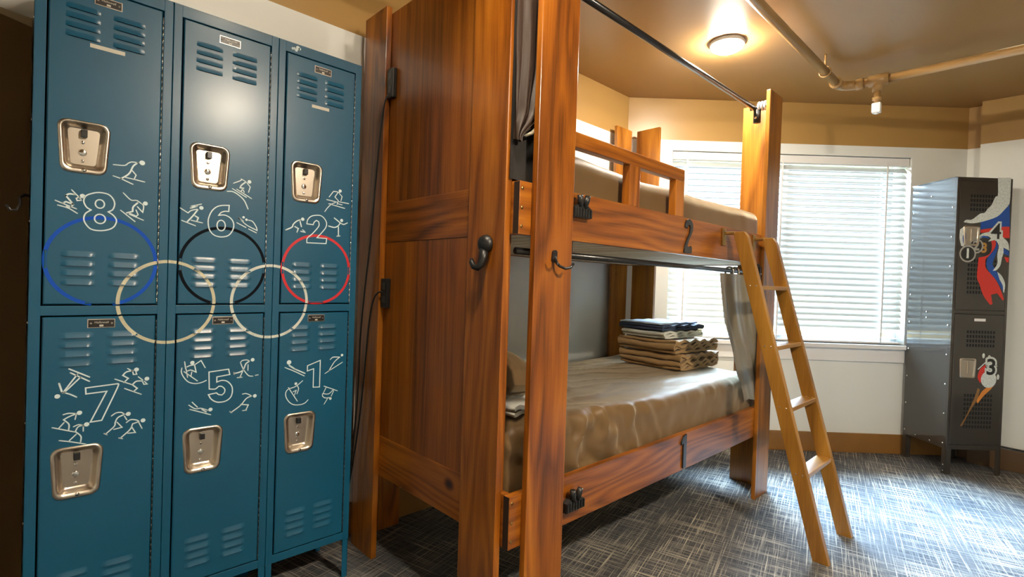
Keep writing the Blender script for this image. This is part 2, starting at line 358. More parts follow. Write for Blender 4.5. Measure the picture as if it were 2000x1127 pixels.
# painted outlines on the locker doors, millimetres along the door plane (x, z)
PAINT={'8':([[[131,1333],[121,1340],[115,1355],[119,1370],[132,1379],[148,1384],[167,1382],[178,1372],[183,1357],[179,1340],[169,1332],[181,1323],[188,1309],[183,1292],[171,1282],[152,1277],[133,1279],[122,1290],[116,1305],[119,1321]],('e',150,1352,10,12),('e',151,1310,12,13)],[[(1,[[178,1468],[203,1470],[212,1478],[220,1483],[235,1484]]),(2,[[235,1484],[224,1472],[217,1453],[209,1442],[196,1431]]),(1,[[222,1458],[231,1447],[227,1435]]),(1,[[178,1436],[195,1431],[224,1419]]),(1,[[207,1436],[225,1434],[252,1430]]),('h',245,1485,7)],[(1,[[89,1383],[109,1360]]),(2,[[96,1371],[84,1371],[77,1365]]),(2,[[77,1366],[92,1345]]),(2,[[92,1344],[78,1349],[72,1345]]),(1,[[107,1366],[99,1361],[101,1355],[110,1357]]),(1,[[56,1350],[75,1342],[100,1332]]),(1,[[61,1338],[83,1332],[102,1320]]),(1,[[79,1337],[85,1334],[94,1343]]),('h',112,1369,6)],[(1,[[202,1391],[220,1373],[234,1373],[247,1364]]),(2,[[236,1366],[226,1353],[225,1340],[211,1334]]),(1,[[236,1355],[249,1340],[251,1357],[247,1365]]),(1,[[233,1345],[238,1332],[234,1327],[218,1334]]),(1,[[197,1340],[231,1311]]),(1,[[217,1331],[251,1317]]),('h',255,1367,6)]]),'6':([[[479,1390],[458,1387],[442,1380],[429,1365],[421,1343],[420,1325],[424,1306],[434,1292],[448,1286],[464,1286],[480,1293],[491,1310],[494,1328],[489,1343],[478,1353],[464,1357],[449,1354],[456,1364],[466,1369],[478,1370]],('e',457,1322,12,17)],[[(1,[[490,1464],[511,1476],[513,1481],[525,1476]]),(2,[[527,1474],[514,1461],[510,1452],[520,1452],[514,1442]]),(1,[[529,1473],[541,1459],[536,1441]]),(1,[[519,1448],[523,1439]]),(1,[[487,1446],[530,1423]]),(1,[[500,1446],[546,1421]]),(1.5,[[472,1435],[489,1436],[507,1427],[524,1411],[536,1385]]),('h',538,1476,6)],[(1,[[343,1365],[364,1352],[372,1360],[389,1367]]),(2,[[390,1365],[377,1344],[363,1325]]),(3,[[371,1368],[387,1376]]),(1,[[372,1374],[400,1384]]),(2,[[383,1345],[392,1340],[389,1330]]),(1,[[348,1327],[385,1314]]),(1,[[373,1330],[404,1325]]),('h',400,1372,6)],[(1,[[508,1353],[532,1332],[566,1316],[563,1328],[551,1345],[538,1348]]),(2,[[508,1353],[522,1343]]),('h',523,1356,4),('h',532,1349,4),(1,[[503,1336],[531,1323]]),(1,[[539,1319],[564,1308]])]]),'2':([[[733,1356],[736,1371],[747,1384],[764,1390],[783,1391],[797,1382],[806,1366],[803,1349],[791,1332],[780,1319],[771,1309],[808,1309],[806,1290],[735,1288],[736,1304],[754,1322],[772,1344],[778,1356],[776,1368],[768,1372],[760,1365],[756,1355]]],[[(1,[[813,1464],[829,1487],[845,1487],[852,1485]]),(1,[[846,1484],[835,1467],[849,1454],[844,1440]]),(1,[[852,1482],[863,1472],[859,1456]]),(1,[[804,1453],[832,1450],[847,1448]]),(1,[[852,1451],[890,1449]]),(1,[[822,1437],[875,1429]]),(1,[[812,1438],[827,1440]]),(1,[[847,1443],[864,1441]]),(1,[[798,1408],[808,1423],[822,1438],[837,1446]]),('h',855,1492,6)],[(2,[[660,1327],[681,1339],[685,1349],[696,1361],[709,1368]]),(2,[[708,1365],[714,1344]]),(2,[[691,1342],[703,1336],[699,1323]]),(2,[[712,1327],[728,1325]]),(1,[[718,1333],[725,1329]]),('h',718,1371,6)],[(2,[[835,1388],[849,1379],[859,1372],[849,1359],[835,1353],[814,1356]]),(1.5,[[859,1372],[872,1368],[887,1375]]),(2,[[852,1357],[853,1323]]),(1.5,[[847,1321],[859,1323]]),('h',864,1382,6)]]),'7':([[[128,834],[200,838],[199,826],[165,737],[140,736],[175,819],[129,817]]],[[(1.5,[[92,891],[136,864]]),(1.5,[[95,880],[136,852]]),(1.5,[[110,875],[80,826]]),(1.5,[[117,866],[84,828]]),(2,[[72,853],[79,827]]),(1.5,[[84,826],[96,820],[109,811]]),('h',69,818,6)],[(1,[[222,880],[234,871]]),(1.5,[[234,873],[219,870],[211,861],[224,851],[214,840]]),(1,[[234,871],[236,861],[244,861],[242,868]]),(1,[[193,852],[234,831]]),('h',243,875,6),(1,[[248,853],[259,842]]),(1.5,[[256,840],[243,840],[234,831],[246,819],[238,811]]),(1,[[258,839],[262,829],[270,829],[263,838]]),(1,[[216,822],[256,800]]),('h',269,845,6)],[(1.2,[[82,766],[93,768],[109,765]]),(1.2,[[109,764],[95,759],[83,752],[94,738],[94,722]]),(1,[[84,744],[74,731]]),(1,[[109,761],[107,749]]),(1,[[60,734],[107,714]]),('h',116,766,6),(1,[[104,729],[114,733],[125,730]]),(1.2,[[125,730],[114,727],[108,715],[120,700],[120,684]]),(1,[[110,707],[96,692]]),(1,[[125,725],[125,713]]),(1,[[75,696],[102,687],[132,675]]),('h',132,731,6)],[(1.2,[[187,746],[197,753],[209,753],[218,746]]),(1.3,[[217,746],[202,739],[196,726],[194,715],[175,696]]),(1,[[200,726],[212,709],[193,706]]),(1,[[171,698],[178,693]]),(1,[[217,741],[223,729]]),('h',226,746,6),(1.2,[[222,721],[232,728],[245,725],[252,720]]),(1.3,[[252,719],[237,715],[231,699],[209,678]]),(1,[[235,706],[244,688],[226,689]]),(1,[[205,679],[214,675]]),(1,[[252,716],[260,697]]),('h',262,721,6)]]),'5':([[[433,849],[490,853],[494,835],[456,831],[456,814],[471,818],[487,813],[500,797],[503,779],[499,761],[487,750],[471,747],[455,750],[441,761],[433,776],[456,779],[462,773],[472,770],[479,777],[480,788],[471,798],[462,799],[452,792],[435,794]]],[[(1,[[358,869],[357,856],[364,839],[377,823],[396,816],[414,818],[426,823]]),(1,[[365,888],[368,866]]),(1,[[392,876],[410,888],[422,864]]),(1.3,[[371,871],[381,875],[392,876],[397,852],[383,860],[372,858]]),(1,[[385,854],[383,841]]),(1,[[364,857],[401,824]]),(1,[[369,866],[374,838]]),('h',386,883,6)],[(1,[[525,872],[531,878],[544,879],[553,875]]),(2,[[553,874],[542,866],[535,848],[524,840],[506,837]]),(1.5,[[535,848],[525,823]]),(1.5,[[517,822],[531,822]]),(1,[[525,872],[535,848],[551,826],[565,822]]),(1,[[549,863],[549,843]]),(1.5,[[573,824],[582,825]]),(1,[[506,841],[507,834]]),('h',563,878,6)],[(1,[[379,750],[397,736],[413,735],[432,726]]),(1,[[388,758],[403,740]]),(1,[[382,736],[403,727],[441,710]]),(2,[[416,731],[428,721]]),('h',440,727,6)],[(1,[[534,765],[546,765],[564,755]]),(1.5,[[564,755],[547,749],[528,727],[500,708]]),(1.5,[[530,731],[553,726],[546,710]]),(1,[[535,709],[548,709]]),(1.5,[[497,712],[502,707]]),('h',573,754,6)]]),'1':([[[750,841],[797,857],[797,758],[773,760],[773,828],[750,822]]],[[(3,[[685,848],[705,833]]),(2,[[705,833],[742,814]]),(1,[[670,842],[704,825],[739,805]]),('h',684,859,8)],[(1.3,[[835,857],[847,865],[872,863],[852,847],[832,817]]),(1,[[816,806],[884,843]]),(1,[[830,815],[836,817]]),('h',881,870,5)],[(1,[[688,766],[678,758],[675,746],[679,731],[690,715],[705,705],[724,702],[743,705],[756,716]]),(1,[[684,769],[717,716]]),(1,[[690,765],[711,771],[734,788]]),(1,[[715,773],[720,760],[715,743]]),(1,[[701,752],[712,756],[706,740]]),('h',710,780,5)],[(1,[[814,759],[841,747],[867,735]]),(1,[[822,753],[811,731],[833,728],[852,743]]),(1,[[809,731],[809,722],[820,714],[838,713]]),(1,[[852,737],[843,718]]),(1,[[829,711],[816,691]]),('h',840,709,5)]])}
MURAL={'whiteA':[(265,1959),(354,1962),(350,1793),(320,1754),(282,1713),(236,1689),(162,1665),(103,1655),(49,1661),(66,1677),(105,1680),(155,1719),(186,1727),(205,1753),(231,1781),(253,1833),(270,1849)],'blueA':[(350,1793),(359,1642),(262,1635),(164,1616),(162,1665),(236,1689),(282,1713),(320,1754)],'redA':[(164,1615),(295,1638),(357,1643),(361,1567),(319,1570),(297,1595),(235,1603),(165,1595)],'whiteB':[(149,1554),(168,1585),(204,1599),(245,1603),(297,1600),(319,1570),(352,1536),(362,1485),(322,1504),(324,1469),(315,1433),(307,1387),(283,1355),(257,1349),(286,1396),(283,1457),(291,1513),(268,1553),(217,1539),(237,1562),(210,1576),(174,1562)],'whiteC':[(27,1611),(65,1642),(67,1597),(50,1576),(49,1540),(63,1500),(40,1505),(27,1555)],'blueC':[(67,1594),(50,1576),(49,1535),(63,1513),(69,1551)],'blueD':[(154,1559),(184,1576),(215,1572),(226,1559),(185,1565)],'redB':[(237,1552),(263,1550),(272,1528),(261,1492),(227,1445),(207,1424),(209,1373),(226,1348),(253,1324),(292,1274),(320,1219),(343,1164),(333,1156),(295,1203),(254,1192),(267,1131),(252,1125),(213,1170),(191,1210),(173,1260),(155,1300),(157,1382),(160,1433),(216,1450),(245,1501)],'blueB':[(271,1548),(286,1508),(273,1457),(255,1395),(277,1355),(311,1306),(339,1256),(336,1210),(314,1245),(280,1294),(237,1339),(214,1384),(222,1435),(261,1487),(272,1523)],'whiteD':[(288,1345),(321,1316),(344,1266),(341,1210),(334,1210),(329,1255),(306,1295)],'blueE':[(322,1504),(360,1480),(361,1450),(324,1464)],'redE':[(330,1443),(362,1439),(361,1409),(348,1408)],'tred':[(238,732),(203,700),(189,648),(207,608),(241,660)],'torange':[(314,662),(296,590),(237,527),(197,475),(191,495),(225,557),(275,600)],'tbrown':[(209,567),(191,495),(148,422),(100,323),(85,323),(128,401),(175,515),(193,577)]}
# ------------------------------------------------------------------ the room
CEIL = 2.554
P0 = Vector((3.19, 2.165)); P1 = Vector((4.98, .437)); WD = (P1 - P0); WL = WD.length; WD.normalize(); WN = Vector((-WD.y, WD.x))   # outward normal of bay wall
if WN.dot(P0) < 0: WN = -WN
def bay(s, d, z): q = P0 + WD * s + WN * d; return (q.x, q.y, z)
BM = Matrix(((WD.x, WN.x, 0, P0.x), (WD.y, WN.y, 0, P0.y), (0, 0, 1, 0), (0, 0, 0, 1)))
fl = MB()
fl.prism([(-1.6, -3.4), (5.3, -3.4), (5.3, .6), (3.4, 2.4), (-1.6, 2.4)], -.12, 0, lambda a, b, h: (a, b, h)); struct('floor', fl, carpet)
ce = MB(); ce.prism([(-1.6, -3.4), (5.3, -3.4), (5.3, .6), (3.4, 2.4), (-1.6, 2.4)], CEIL, CEIL + .12, lambda a, b, h: (a, b, h)); struct('ceiling', ce, ceilm)
w = MB(); w.box(-1.6, 3.24, 2.165, 2.285, 0, CEIL); struct('wall_left', w, wallm)
WS0, WS1, WZ0, WZ1 = .335, 2.085, .80, 2.178
w = MB()
for a, b, c, d in ((-.05, WS0, 0, CEIL), (WS1, WL + .05, 0, CEIL), (WS0, WS1, 0, WZ0), (WS0, WS1, WZ1, CEIL)):
    w.box(a, b, 0, .12, c, d, M=BM)
struct('wall_back', w, wallm)
w = MB(); w.box(4.98, 5.10, .36, .46, 0, CEIL); w.box(4.87, 5.10, -3.4, .36, 0, CEIL); struct('wall_right', w, wallm)
w = MB(); w.box(-1.6, 5.1, -3.4, -3.28, 0, CEIL); struct('wall_front', w, wallm)
w = MB(); w.box(-1.6, -1.48, -3.28, 2.165, 0, CEIL); struct('wall_near', w, wallm)
b = MB(); b.box(-1.48, 3.185, 2.151, 2.165, 0, .142, bev=.003); struct('baseboard_left', b, base_brown)
b = MB(); b.box(.0, WL - .0, -.014, 0, 0, .142, bev=.003, M=BM); struct('baseboard_back', b, base_brown)
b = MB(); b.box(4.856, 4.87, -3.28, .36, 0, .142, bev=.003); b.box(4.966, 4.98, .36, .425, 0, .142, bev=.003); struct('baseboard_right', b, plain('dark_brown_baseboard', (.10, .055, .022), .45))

# ---- window in the bay wall
wf = MB()
for a, b_, c, d in ((WS0, WS0 + .045, WZ0, WZ1), (WS1 - .045, WS1, WZ0, WZ1), (WS0, WS1, WZ0, WZ0 + .045), (WS0, WS1, WZ1 - .045, WZ1), (1.19, 1.23, WZ0, WZ1)):
    wf.box(a, b_, .085, .118, c, d, bev=.003, M=BM)
win = struct('window_1', wf, white_plastic)
g = MB(); g.box(WS0 + .04, WS1 - .04, .098, .102, WZ0 + .04, WZ1 - .04, M=BM); gp = g.build('pane', glass, win)
si = MB(); si.box(WS0 - .01, WS1 + .01, -.045, .085, WZ0 - .03, WZ0, bev=.004, M=BM); si.box(WS0, WS1, -.016, -.001, WZ0 - .128, WZ0 - .03, bev=.003, M=BM)
struct('trim_1', si, white_plastic)
# ---- what stands outside: a tan wall across the yard
w = MB(); w.box(-3, 5, 4.0, 4.2, -.3, 1.15, M=BM); w.box(-3, 5, .2, 4.0, -.4, -.3, M=BM); struct('wall_outside', w, plain('tan_render', (.78, .58, .28), .9, var=.1))
# ---- the blind
bl = thing('window_blind', bay((WS0 + WS1) / 2, .04, WZ0), 'wide white horizontal slat blind hanging in the bright window', 'blind')
h = MB(); h.box(WS0 + .006, WS1 - .006, .012, .068, WZ1 - .062, WZ1 - .004, bev=.004, M=BM); h.build('head_rail', white_plastic, bl)
pitch = .0445; z = WZ1 - .088; nsl = 0
while z > WZ0 + .035:
    s = MB(); tl = radians(52) if z > WZ0 + .12 else radians(4)
    P = []
    for k in range(5):
        t = (k / 4 - .5); cr = .004 * (1 - (2 * t) ** 2)
        dd = t * .050
        P.append((dd * cos(tl) - cr * sin(tl), dd * sin(tl) + cr * cos(tl)))
    top = [[bay(WS0 + .012, .04 + p[0], z + p[1]) for p in P], [bay(WS1 - .012, .04 + p[0], z + p[1]) for p in P]]
    bot = [[bay(WS0 + .012, .04 + p[0] + .0012 * sin(tl), z + p[1] - .0022) for p in P], [bay(WS1 - .012, .04 + p[0] + .0012 * sin(tl), z + p[1] - .0022) for p in P]]
    s.grid(top); s.grid([r[::-1] for r in bot])
    s.build('slat', blind_mat, bl, fix=False)
    z -= pitch; nsl += 1
h = MB(); h.box(WS0 + .012, WS1 - .012, .018, .062, WZ0 + .003, WZ0 + .018, bev=.004, M=BM); h.build('bottom_rail', white_plastic, bl)
for s_ in (WS0 + .115, 1.15, WS1 - .165):
    c = MB(); 
    for q in (.010, .072): c.box(s_ - .006, s_ + .006, q, q + .0012, WZ0 + .01, WZ1 - .03, M=BM)
    c.build('ladder_tape', white_plastic, bl)

# ---- ceiling lights
WARM = (1.0, .86, .66)
def disc_light(x, y, label, strength, col=WARM):
    t = thing('ceiling_light', (x, y, CEIL), label, 'light')
    M = Matrix.Translation((x, y, CEIL)) @ Matrix.Rotation(pi, 4, 'X')
    a = MB(); a.lathe([(.092, .0005), (.095, .008), (.090, .018), (.080, .022), (.079, .016)], M, 40); a.build('trim_ring', white_plastic, t)
    a = MB(); a.lathe([(.0785, .010), (.077, .034), (.066, .042), (.035, .047), (.001, .048)], M, 40); a.build('diffuser', emit('lit_diffuser', col, strength), t)
disc_light(2.83, 1.285, 'round white flush ceiling light glowing above the foot of the bunk bed', 540, (1.0, .91, .76))
disc_light(1.20, -.95, 'round white flush ceiling light out over the open floor', 1350)
disc_light(.70, .80, 'round white ceiling light near the blue lockers, added out of view to brighten the headboard', 330)  # extra fixture out of view, added to brighten the headboard

# ---- sprinkler pipe under the ceiling
pz = CEIL - .10; pt = thing('sprinkler_pipe', (3.69, .77, pz), 'tan painted sprinkler pipe with an elbow and a tee below the ceiling', 'pipe')
a = MB(); a.cyl((.2, .935, pz), (3.60, .935, pz), .024, 18); a.build('long_pipe', pipe_paint, pt)
a = MB(); pts = [(3.60 + .085 * sin(t), .935 - .085 * (1 - cos(t)), pz) for t in [pi / 2 * k / 8 for k in range(9)]]
a.tube([(3.575, .935, pz)] + pts + [(3.685, .825, pz)], .029, 18); a.tube([(3.555, .935, pz), (3.585, .935, pz)], .034, 18); a.tube([(3.685, .855, pz), (3.685, .815, pz)], .034, 18); a.build('elbow', pipe_paint, pt)
a = MB(); a.cyl((3.685, .82, pz), (3.69, .76, pz), .024, 18); a.cyl((3.69, .72, pz), (3.71, -3.25, pz), .024, 18); a.build('branch_pipe', pipe_paint, pt)
a = MB(); a.cyl((3.687, .79, pz), (3.69, .69, pz), .036, 20); a.cyl((3.688, .745, pz), (3.688, .745, pz - .065), .026, 18); a.build('tee', pipe_paint, pt)
a = MB(); a.lathe([(.018, .06), (.018, .10), (.024, .102), (.024, .118), (.014, .12), (.014, .135)], Matrix.Translation((3.688, .745, pz)) @ Matrix.Rotation(pi, 4, 'X'), 16); sp_ = a.build('sprinkler_head', pipe_paint, pt)
a = MB(); a.box(3.668, 3.708, .722, .768, pz - .195, pz - .135, bev=.006); a.cyl((3.688, .745, pz - .195), (3.688, .745, pz - .20), .012); a.build('white_cap', white_plastic, pt)
for x, y in ((3.35, .935), (1.9, .935)):
    a = MB(); a.tube([(x, y + .03 * cos(t), pz + .03 * sin(t)) for t in [2 * pi * k / 20 for k in range(20)]], .004, 8, closed=True); a.cyl((x, y, pz + .028), (x, y, CEIL), .006); a.build('hanger', pipe_paint, pt)

# ------------------------------------------------------------------ blue locker bank
LX0, LX1, LY, LYB = .008, .930, 1.855, 2.150
LT, LB = 1.985, .150
CW = (LX1 - LX0) / 3
UZ0, UZ1, DZ0, DZ1 = 1.069, 1.945, .183, 1.034
lk = thing('locker_bank', ((LX0 + LX1) / 2, 2.0, 0), 'tall blue three column bank of six painted steel lockers', 'locker')
DY = LY - .003            # door face
VENTS = []                # (x0,x1,z lip,height) bank louvres
def door_rect(c, upper): x = LX0 + c * CW; return (x + .0275, x + .2790, UZ0 if upper else DZ0, UZ1 if upper else DZ1)
for c in range(3):
    x = LX0 + c * CW
    for zz in (1.803, 1.828, 1.853, 1.878, 1.126, 1.152, 1.178, 1.204, .901, .927, .953, .979, .236, .262, .288, .314):
        for (a0, a1) in ((.061, .135), (.163, .237)): VENTS.append((x + a0, x + a1, zz - .003, .016))
def louvre_h(x, z):
    for a0, a1, zl, hh in VENTS:
        if a0 < x < a1 and zl < z < zl + hh:
            e = min(1, (x - a0) / .012, (a1 - x) / .012); e = e * e * (3 - 2 * e)
            t = (z - zl) / hh
            return .0042 * e * (1 - t) ** 1.3
    return 0
def paint_y(x, z, lift=.0006):
    for c in range(3):
        for u in (0, 1):
            r = door_rect(c, u)
            if r[0] - .001 <= x <= r[1] + .001 and r[2] - .001 <= z <= r[3] + .001: return DY - louvre_h(x, z) - lift
    return LY - lift
def in_gap(p):
    for c in range(3):
        if abs(p.x - (LX0 + c * CW)) < .0012 and c: return True
        for u in (0, 1):
            r = door_rect(c, u)
            if r[0] - .0045 < p.x < r[1] + .0045 and r[2] - .0045 < p.y < r[3] + .0045 and not (r[0] - .0004 < p.x < r[1] + .0004 and r[2] - .0004 < p.y < r[3] + .0004): return True
    return False
pl = lambda x, z: (x, paint_y(x, z), z)
pl2 = lambda x, z: (x, paint_y(x, z, .0009), z)
# carcass
bd = MB()
bd.box(LX0, LX1, LY + .022, LYB, LB, LT, 1)
bd.box(LX0, LX0 + .0015, LY, LYB, LB, LT); bd.box(LX1 - .0015, LX1, LY, LYB, LB, LT); bd.box(LX0, LX1, LY, LYB, LT - .0015, LT + .0)
bd.build('cabinet_body', [blue, dark_gap], lk)
fr = MB()
for c in range(3):
    x = LX0 + c * CW; r = door_rect(c, 1)
    fr.box(x + .0006, r[0] - .004, LY, LY + .022, LB, LT, bev=.0016); fr.box(r[1] + .004, x + CW - .0006, LY, LY + .022, LB, LT, bev=.0016)
    for z0, z1 in ((LB, DZ0 - .004), (DZ1 + .004, UZ0 - .004), (UZ1 + .004, LT)):
        fr.box(r[0] - .006, r[1] + .006, LY + .0005, LY + .022, z0, z1, bev=.0016)
fr.build('front_frame', blue, lk)
bp = MB(); bp.box(LX0, LX1, LY - .002, LY + .003, LB, LB + .0285, bev=.0015); 
for c in range(4):
    x = LX0 + c * CW
for z in [LB + .06 + k * .27 for k in range(7)]:
    for sx, xx in ((-1, LX0), (1, LX1)):
        a = MB(); a.lathe([(.005, 0), (.004, .002), (.001, .003)], Matrix.Translation((xx, LY + .02, z)) @ Matrix.Rotation(sx * pi / 2, 4, 'Y'), 8); a.build('rivet', chrome, lk)
for c in range(4):
    for y in (LY + .002, LYB - .045):
        x = LX0 + c * CW
        lg = MB(); x0 = x - .022 if c else x; x1 = x + .022 if c < 3 else x
        lg.box(x0, x1, y, y + .003, 0, LB + (.02 if y > LY + .1 else 0), bev=.0008); xx = x if c else x0
        if c == 3: xx = x1 - .003
        lg.box(xx - (.0015 if 0 < c < 3 else 0), xx + .003, y, y + .04, 0, LB, bev=.0008)
        lg.build('leg', blue, lk)

def make_cup(door, cx, cz, upper):
    """pressed steel finger cup of one door"""
    half_t, half_b, hh = .0585, .0500, .0725
    base = [(-half_t, hh), (half_t, hh), (half_b, -hh), (-half_b, -hh)]
    def loop(inset, r): return rounded_poly([(sx * (abs(sx_) - inset), sz - math.copysign(inset, sz)) for sx, sx_, sz in ((-1, half_t, hh), (1, half_t, hh), (1, half_b, -hh), (-1, half_b, -hh))], r)
    loops = [(0, .022, 0), (.0015, .021, -.0035), (.006, .019, -.0045), (.0105, .016, -.003), (.0125, .014, .002), (.015, .013, .008), (.020, .011, .0155), (.023, .009, .0175)]
    mb = MB(); P = []
    for ins, r, dy in loops:
        lp = loop(ins, r); off = -.004 if ins > .01 else 0
        P.append([(cx + a, DY + dy, cz + b_ - off * (.9 if ins > .01 else 0)) for a, b_ in lp])
    mb.grid(P, wrap=True)
    mb.add(P[-1], [list(range(len(P[-1])))], 0)
    o = mb.build('finger_cup', steel, door)
    k = MB(); yb = DY + .0165
    k.box(cx - .007, cx + .007, DY + .004, yb + .002, cz + .030, cz + .050, 0, bev=.001); k.build('latch', dark_metal, door)
    for dz, rr in ((.016, .0045), (-.012, .0095), (-.036, .0045)):
        k = MB(); k.lathe([(rr, 0), (rr, .0012), (rr * .7, .0022), (.0005, .0026)], Matrix.Translation((cx - .002, yb + .0008, cz + dz)) @ Matrix.Rotation(pi / 2, 4, 'X'), 14); k.build('rivet', chrome, door)
    k = MB(); k.lathe([(.0055, 0), (.005, .002), (.001, .003)], Matrix.Translation((cx + .001, DY - .0035, cz - .063)) @ Matrix.Rotation(pi / 2, 4, 'X'), 12); k.build('rivet', chrome, door)
def cup_outline(cx, cz): return [(cx + a, cz + b_) for a, b_ in rounded_poly([(-.056, .070), (.056, .070), (.0475, -.070), (-.0475, -.070)], .02)]
NUMS = {(0, 1): '8', (1, 1): '6', (2, 1): '2', (0, 0): '7', (1, 0): '5', (2, 0): '1'}
for (c, u), num in NUMS.items():
    x0, x1, z0, z1 = door_rect(c, u); cx = LX0 + c * CW + .1055; cz = 1.5035 if u else .602
    d = MB(); hole = cup_outline(cx, cz)
    rim = [(x0 + .0025, z0 + .0025), (x1 - .0025, z0 + .0025), (x1 - .0025, z1 - .0025), (x0 + .0025, z1 - .0025)]
    tris = tessellate_polygon([[Vector((a, b_, 0)) for a, b_ in rim], [Vector((a, b_, 0)) for a, b_ in hole]])
    allp = rim + hole
    d.add([(a, DY, b_) for a, b_ in allp], [list(t) for t in tris])
    out = [(x0, z0), (x1, z0), (x1, z1), (x0, z1)]
    lp = [[(a, DY, b_) for a, b_ in rim], [(a, DY + .0025, b_) for a, b_ in out], [(a, DY + .02, b_) for a, b_ in out]]
    d.grid(lp, wrap=True, smooth=False)
    d.grid([[(a, DY, b_) for a, b_ in hole], [(a, DY + .018, b_) for a, b_ in hole]], wrap=True)
    for (a0, a1, zl, hh) in VENTS:
        if x0 < a0 < x1 and z0 < zl < z1:
            nx, nz = 14, 5; P = []
            for j in range(nz + 1):
                zz = zl + 1e-4 + (hh - 2e-4) * j / nz
                P.append([(a0 + (a1 - a0) * i / nx, DY - louvre_h(a0 + 1e-6 + (a1 - a0 - 2e-6) * i / nx, zz) - .0001, zz) for i in range(nx + 1)])
            d.grid(P)
            lip = [[(p[0], DY - .0001, zl) for p in P[0]], [(p[0], p[1], zl + 1e-4) for p in P[0]]]
            d.grid(lip, 1, smooth=False)
    door = d.build('door', [blue, dark_gap], lk, fix=True)
    door['label'] = 'blue locker door painted with the number %s' % num
    make_cup(door, cx, cz, u)
    hg = MB(); 
    for k in range(int((z1 - z0) / .02)):
        hg.cyl((x1 + .002, DY + .001, z0 + k * .02), (x1 + .002, DY + .001, z0 + k * .02 + .0185), .0018, 8)
    hg.build('hinge', chrome if u else dark_metal, door)
    # maker's plate
    px = LX0 + c * CW + .1515 + (.003 if c else 0); pzc = 1.917 if u else 1.0145
    q = MB(); q.box(px - .031, px + .031, DY - .0015, DY, pzc - .0125, pzc + .0125, 1, bev=.0006); q.box(px - .029, px + .029, DY - .0018, DY - .0014, pzc - .0105, pzc + .0105, 0)
    for sx in (-1, 1): q.lathe([(.0028, 0), (.002, .0012), (.0003, .0015)], Matrix.Translation((px + sx * .0235, DY - .0018, pzc)) @ Matrix.Rotation(pi / 2, 4, 'X'), 10, 1)
    text_mesh(q, 'Hallowell', .0085, lambda a, b_: (a, DY - .0020, b_), 2, px, pzc + .003, shear=.15)
    q.box(px - .0045, px + .0045, DY - .0020, DY - .0018, pzc - .0085, pzc - .0035, 2)
    q.build('maker_plate', [black_plate, steel, paper], door)
    # painted number and sports figures
    nc, fg = PAINT[num]
    q = MB()
    for cc in nc:
        if cc[0] == 'e':
            _, ex, ez, rx, rz_ = cc
            stroke(q, [(ex / 1000 + rx / 1000 * cos(2 * pi * k / 16), ez / 1000 + rz_ / 1000 * sin(2 * pi * k / 16)) for k in range(16)], .0034, pl2, closed=True, seg=2)
        else: stroke(q, [(a / 1000, b_ / 1000) for a, b_ in cc], .0034, pl2, closed=True)
    q.build('painted_number', white_paint, door, fix=False)
    for f in fg:
        q = MB()
        for st in f:
            if st[0] == 'h': disc(q, st[1] / 1000, st[2] / 1000, st[3] / 1000, pl2)
            else: stroke(q, [(a / 1000, b_ / 1000) for a, b_ in st[1]], .0030 + .0012 * (st[0] - 1), pl2)
        q.build('painted_figure', white_paint, door, fix=False)
    if u and c in (0, 2):
        q = MB(); tx = LX0 + c * CW + (.152 if c == 0 else .149); tz = 1.788 if c == 0 else 1.782; hw = .039 if c == 0 else .032
        q.box(tx - hw, tx + hw, DY - .0008, DY - .0001, tz - .0055, tz + .0055, 0); q.build('paper_label', paper, door)
q = MB(); rr = random.Random(4)
for k in range(5): disc(q, .668 + k * .006, 1.968 + rr.uniform(-.006, .005), .004 + rr.random() * .004, lambda x, z: (x, LY - .0006, z), n=9)
q.build('white_scuff', white_paint, lk, fix=False)
for nm, x, z in (('blue', .160, 1.190), ('cream', .3185, 1.0745), ('black', .4685, 1.191), ('white', .6165, 1.076), ('red', .7755, 1.193)):
    q = MB(); R = .1235
    lift = dict(blue=.0003, black=.0003, red=.0003, cream=.0005, white=.0005)[nm]
    stroke(q, [(x + R * cos(2 * pi * k / 180), z + R * sin(2 * pi * k / 180)) for k in range(180)], .0092, lambda a, b_: (a, paint_y(a, b_, lift), b_), closed=True, seg=2, skip=in_gap)
    o = q.build('painted_ring', ring_mats[nm], lk, fix=False); o['label'] = '%s painted ring' % dict(cream='pale cream', white='greyish white').get(nm, nm)
q = MB(); q.tube([(LX0 - .002, LY + .06, 1.36), (LX0 - .012, LY + .06, 1.362), (LX0 - .022, LY + .05, 1.352), (LX0 - .020, LY + .045, 1.335), (LX0 - .026, LY + .04, 1.318), (LX0 - .038, LY + .035, 1.316), (LX0 - .046, LY + .035, 1.330)], .0035, 10)
q.build('coat_hook', dark_metal, lk)

# ---- dark brown cloth on the wall beside the lockers
cl = thing('wall_hanging', (-.35, 2.13, 1.0), 'dark brown cloth hanging on the wall left of the blue lockers', 'curtain')
P = []
for i in range(30):
    zf = i / 29; row = []
    for j in range(50):
        xf = j / 49; x = -.95 + xf * .955
        top = 1.900 + .012 * sin(xf * 14 + 2.2) - .01 * (1 - xf)
        row.append((x, 2.137 + .006 * sin(xf * 26 + zf) * (.4 + zf), top * (1 - zf) + .03 * zf))
    P.append(row)
a = MB(); a.grid(P); a.grid([[(x, y + .006, z_) for x, y, z_ in r] for r in P]); a.build('cloth_panel', wood_dark_cloth, cl, fix=False)
a = MB(); a.grid([[(x, y - .001, z_ + .022 + .004 * sin(x * 22)) for x, y, z_ in P[0]], [(x, y - .001, z_ - .004 - .006 * sin(x * 9)) for x, y, z_ in P[0]]]); a.build('hem', tan_cloth, cl, fix=False)
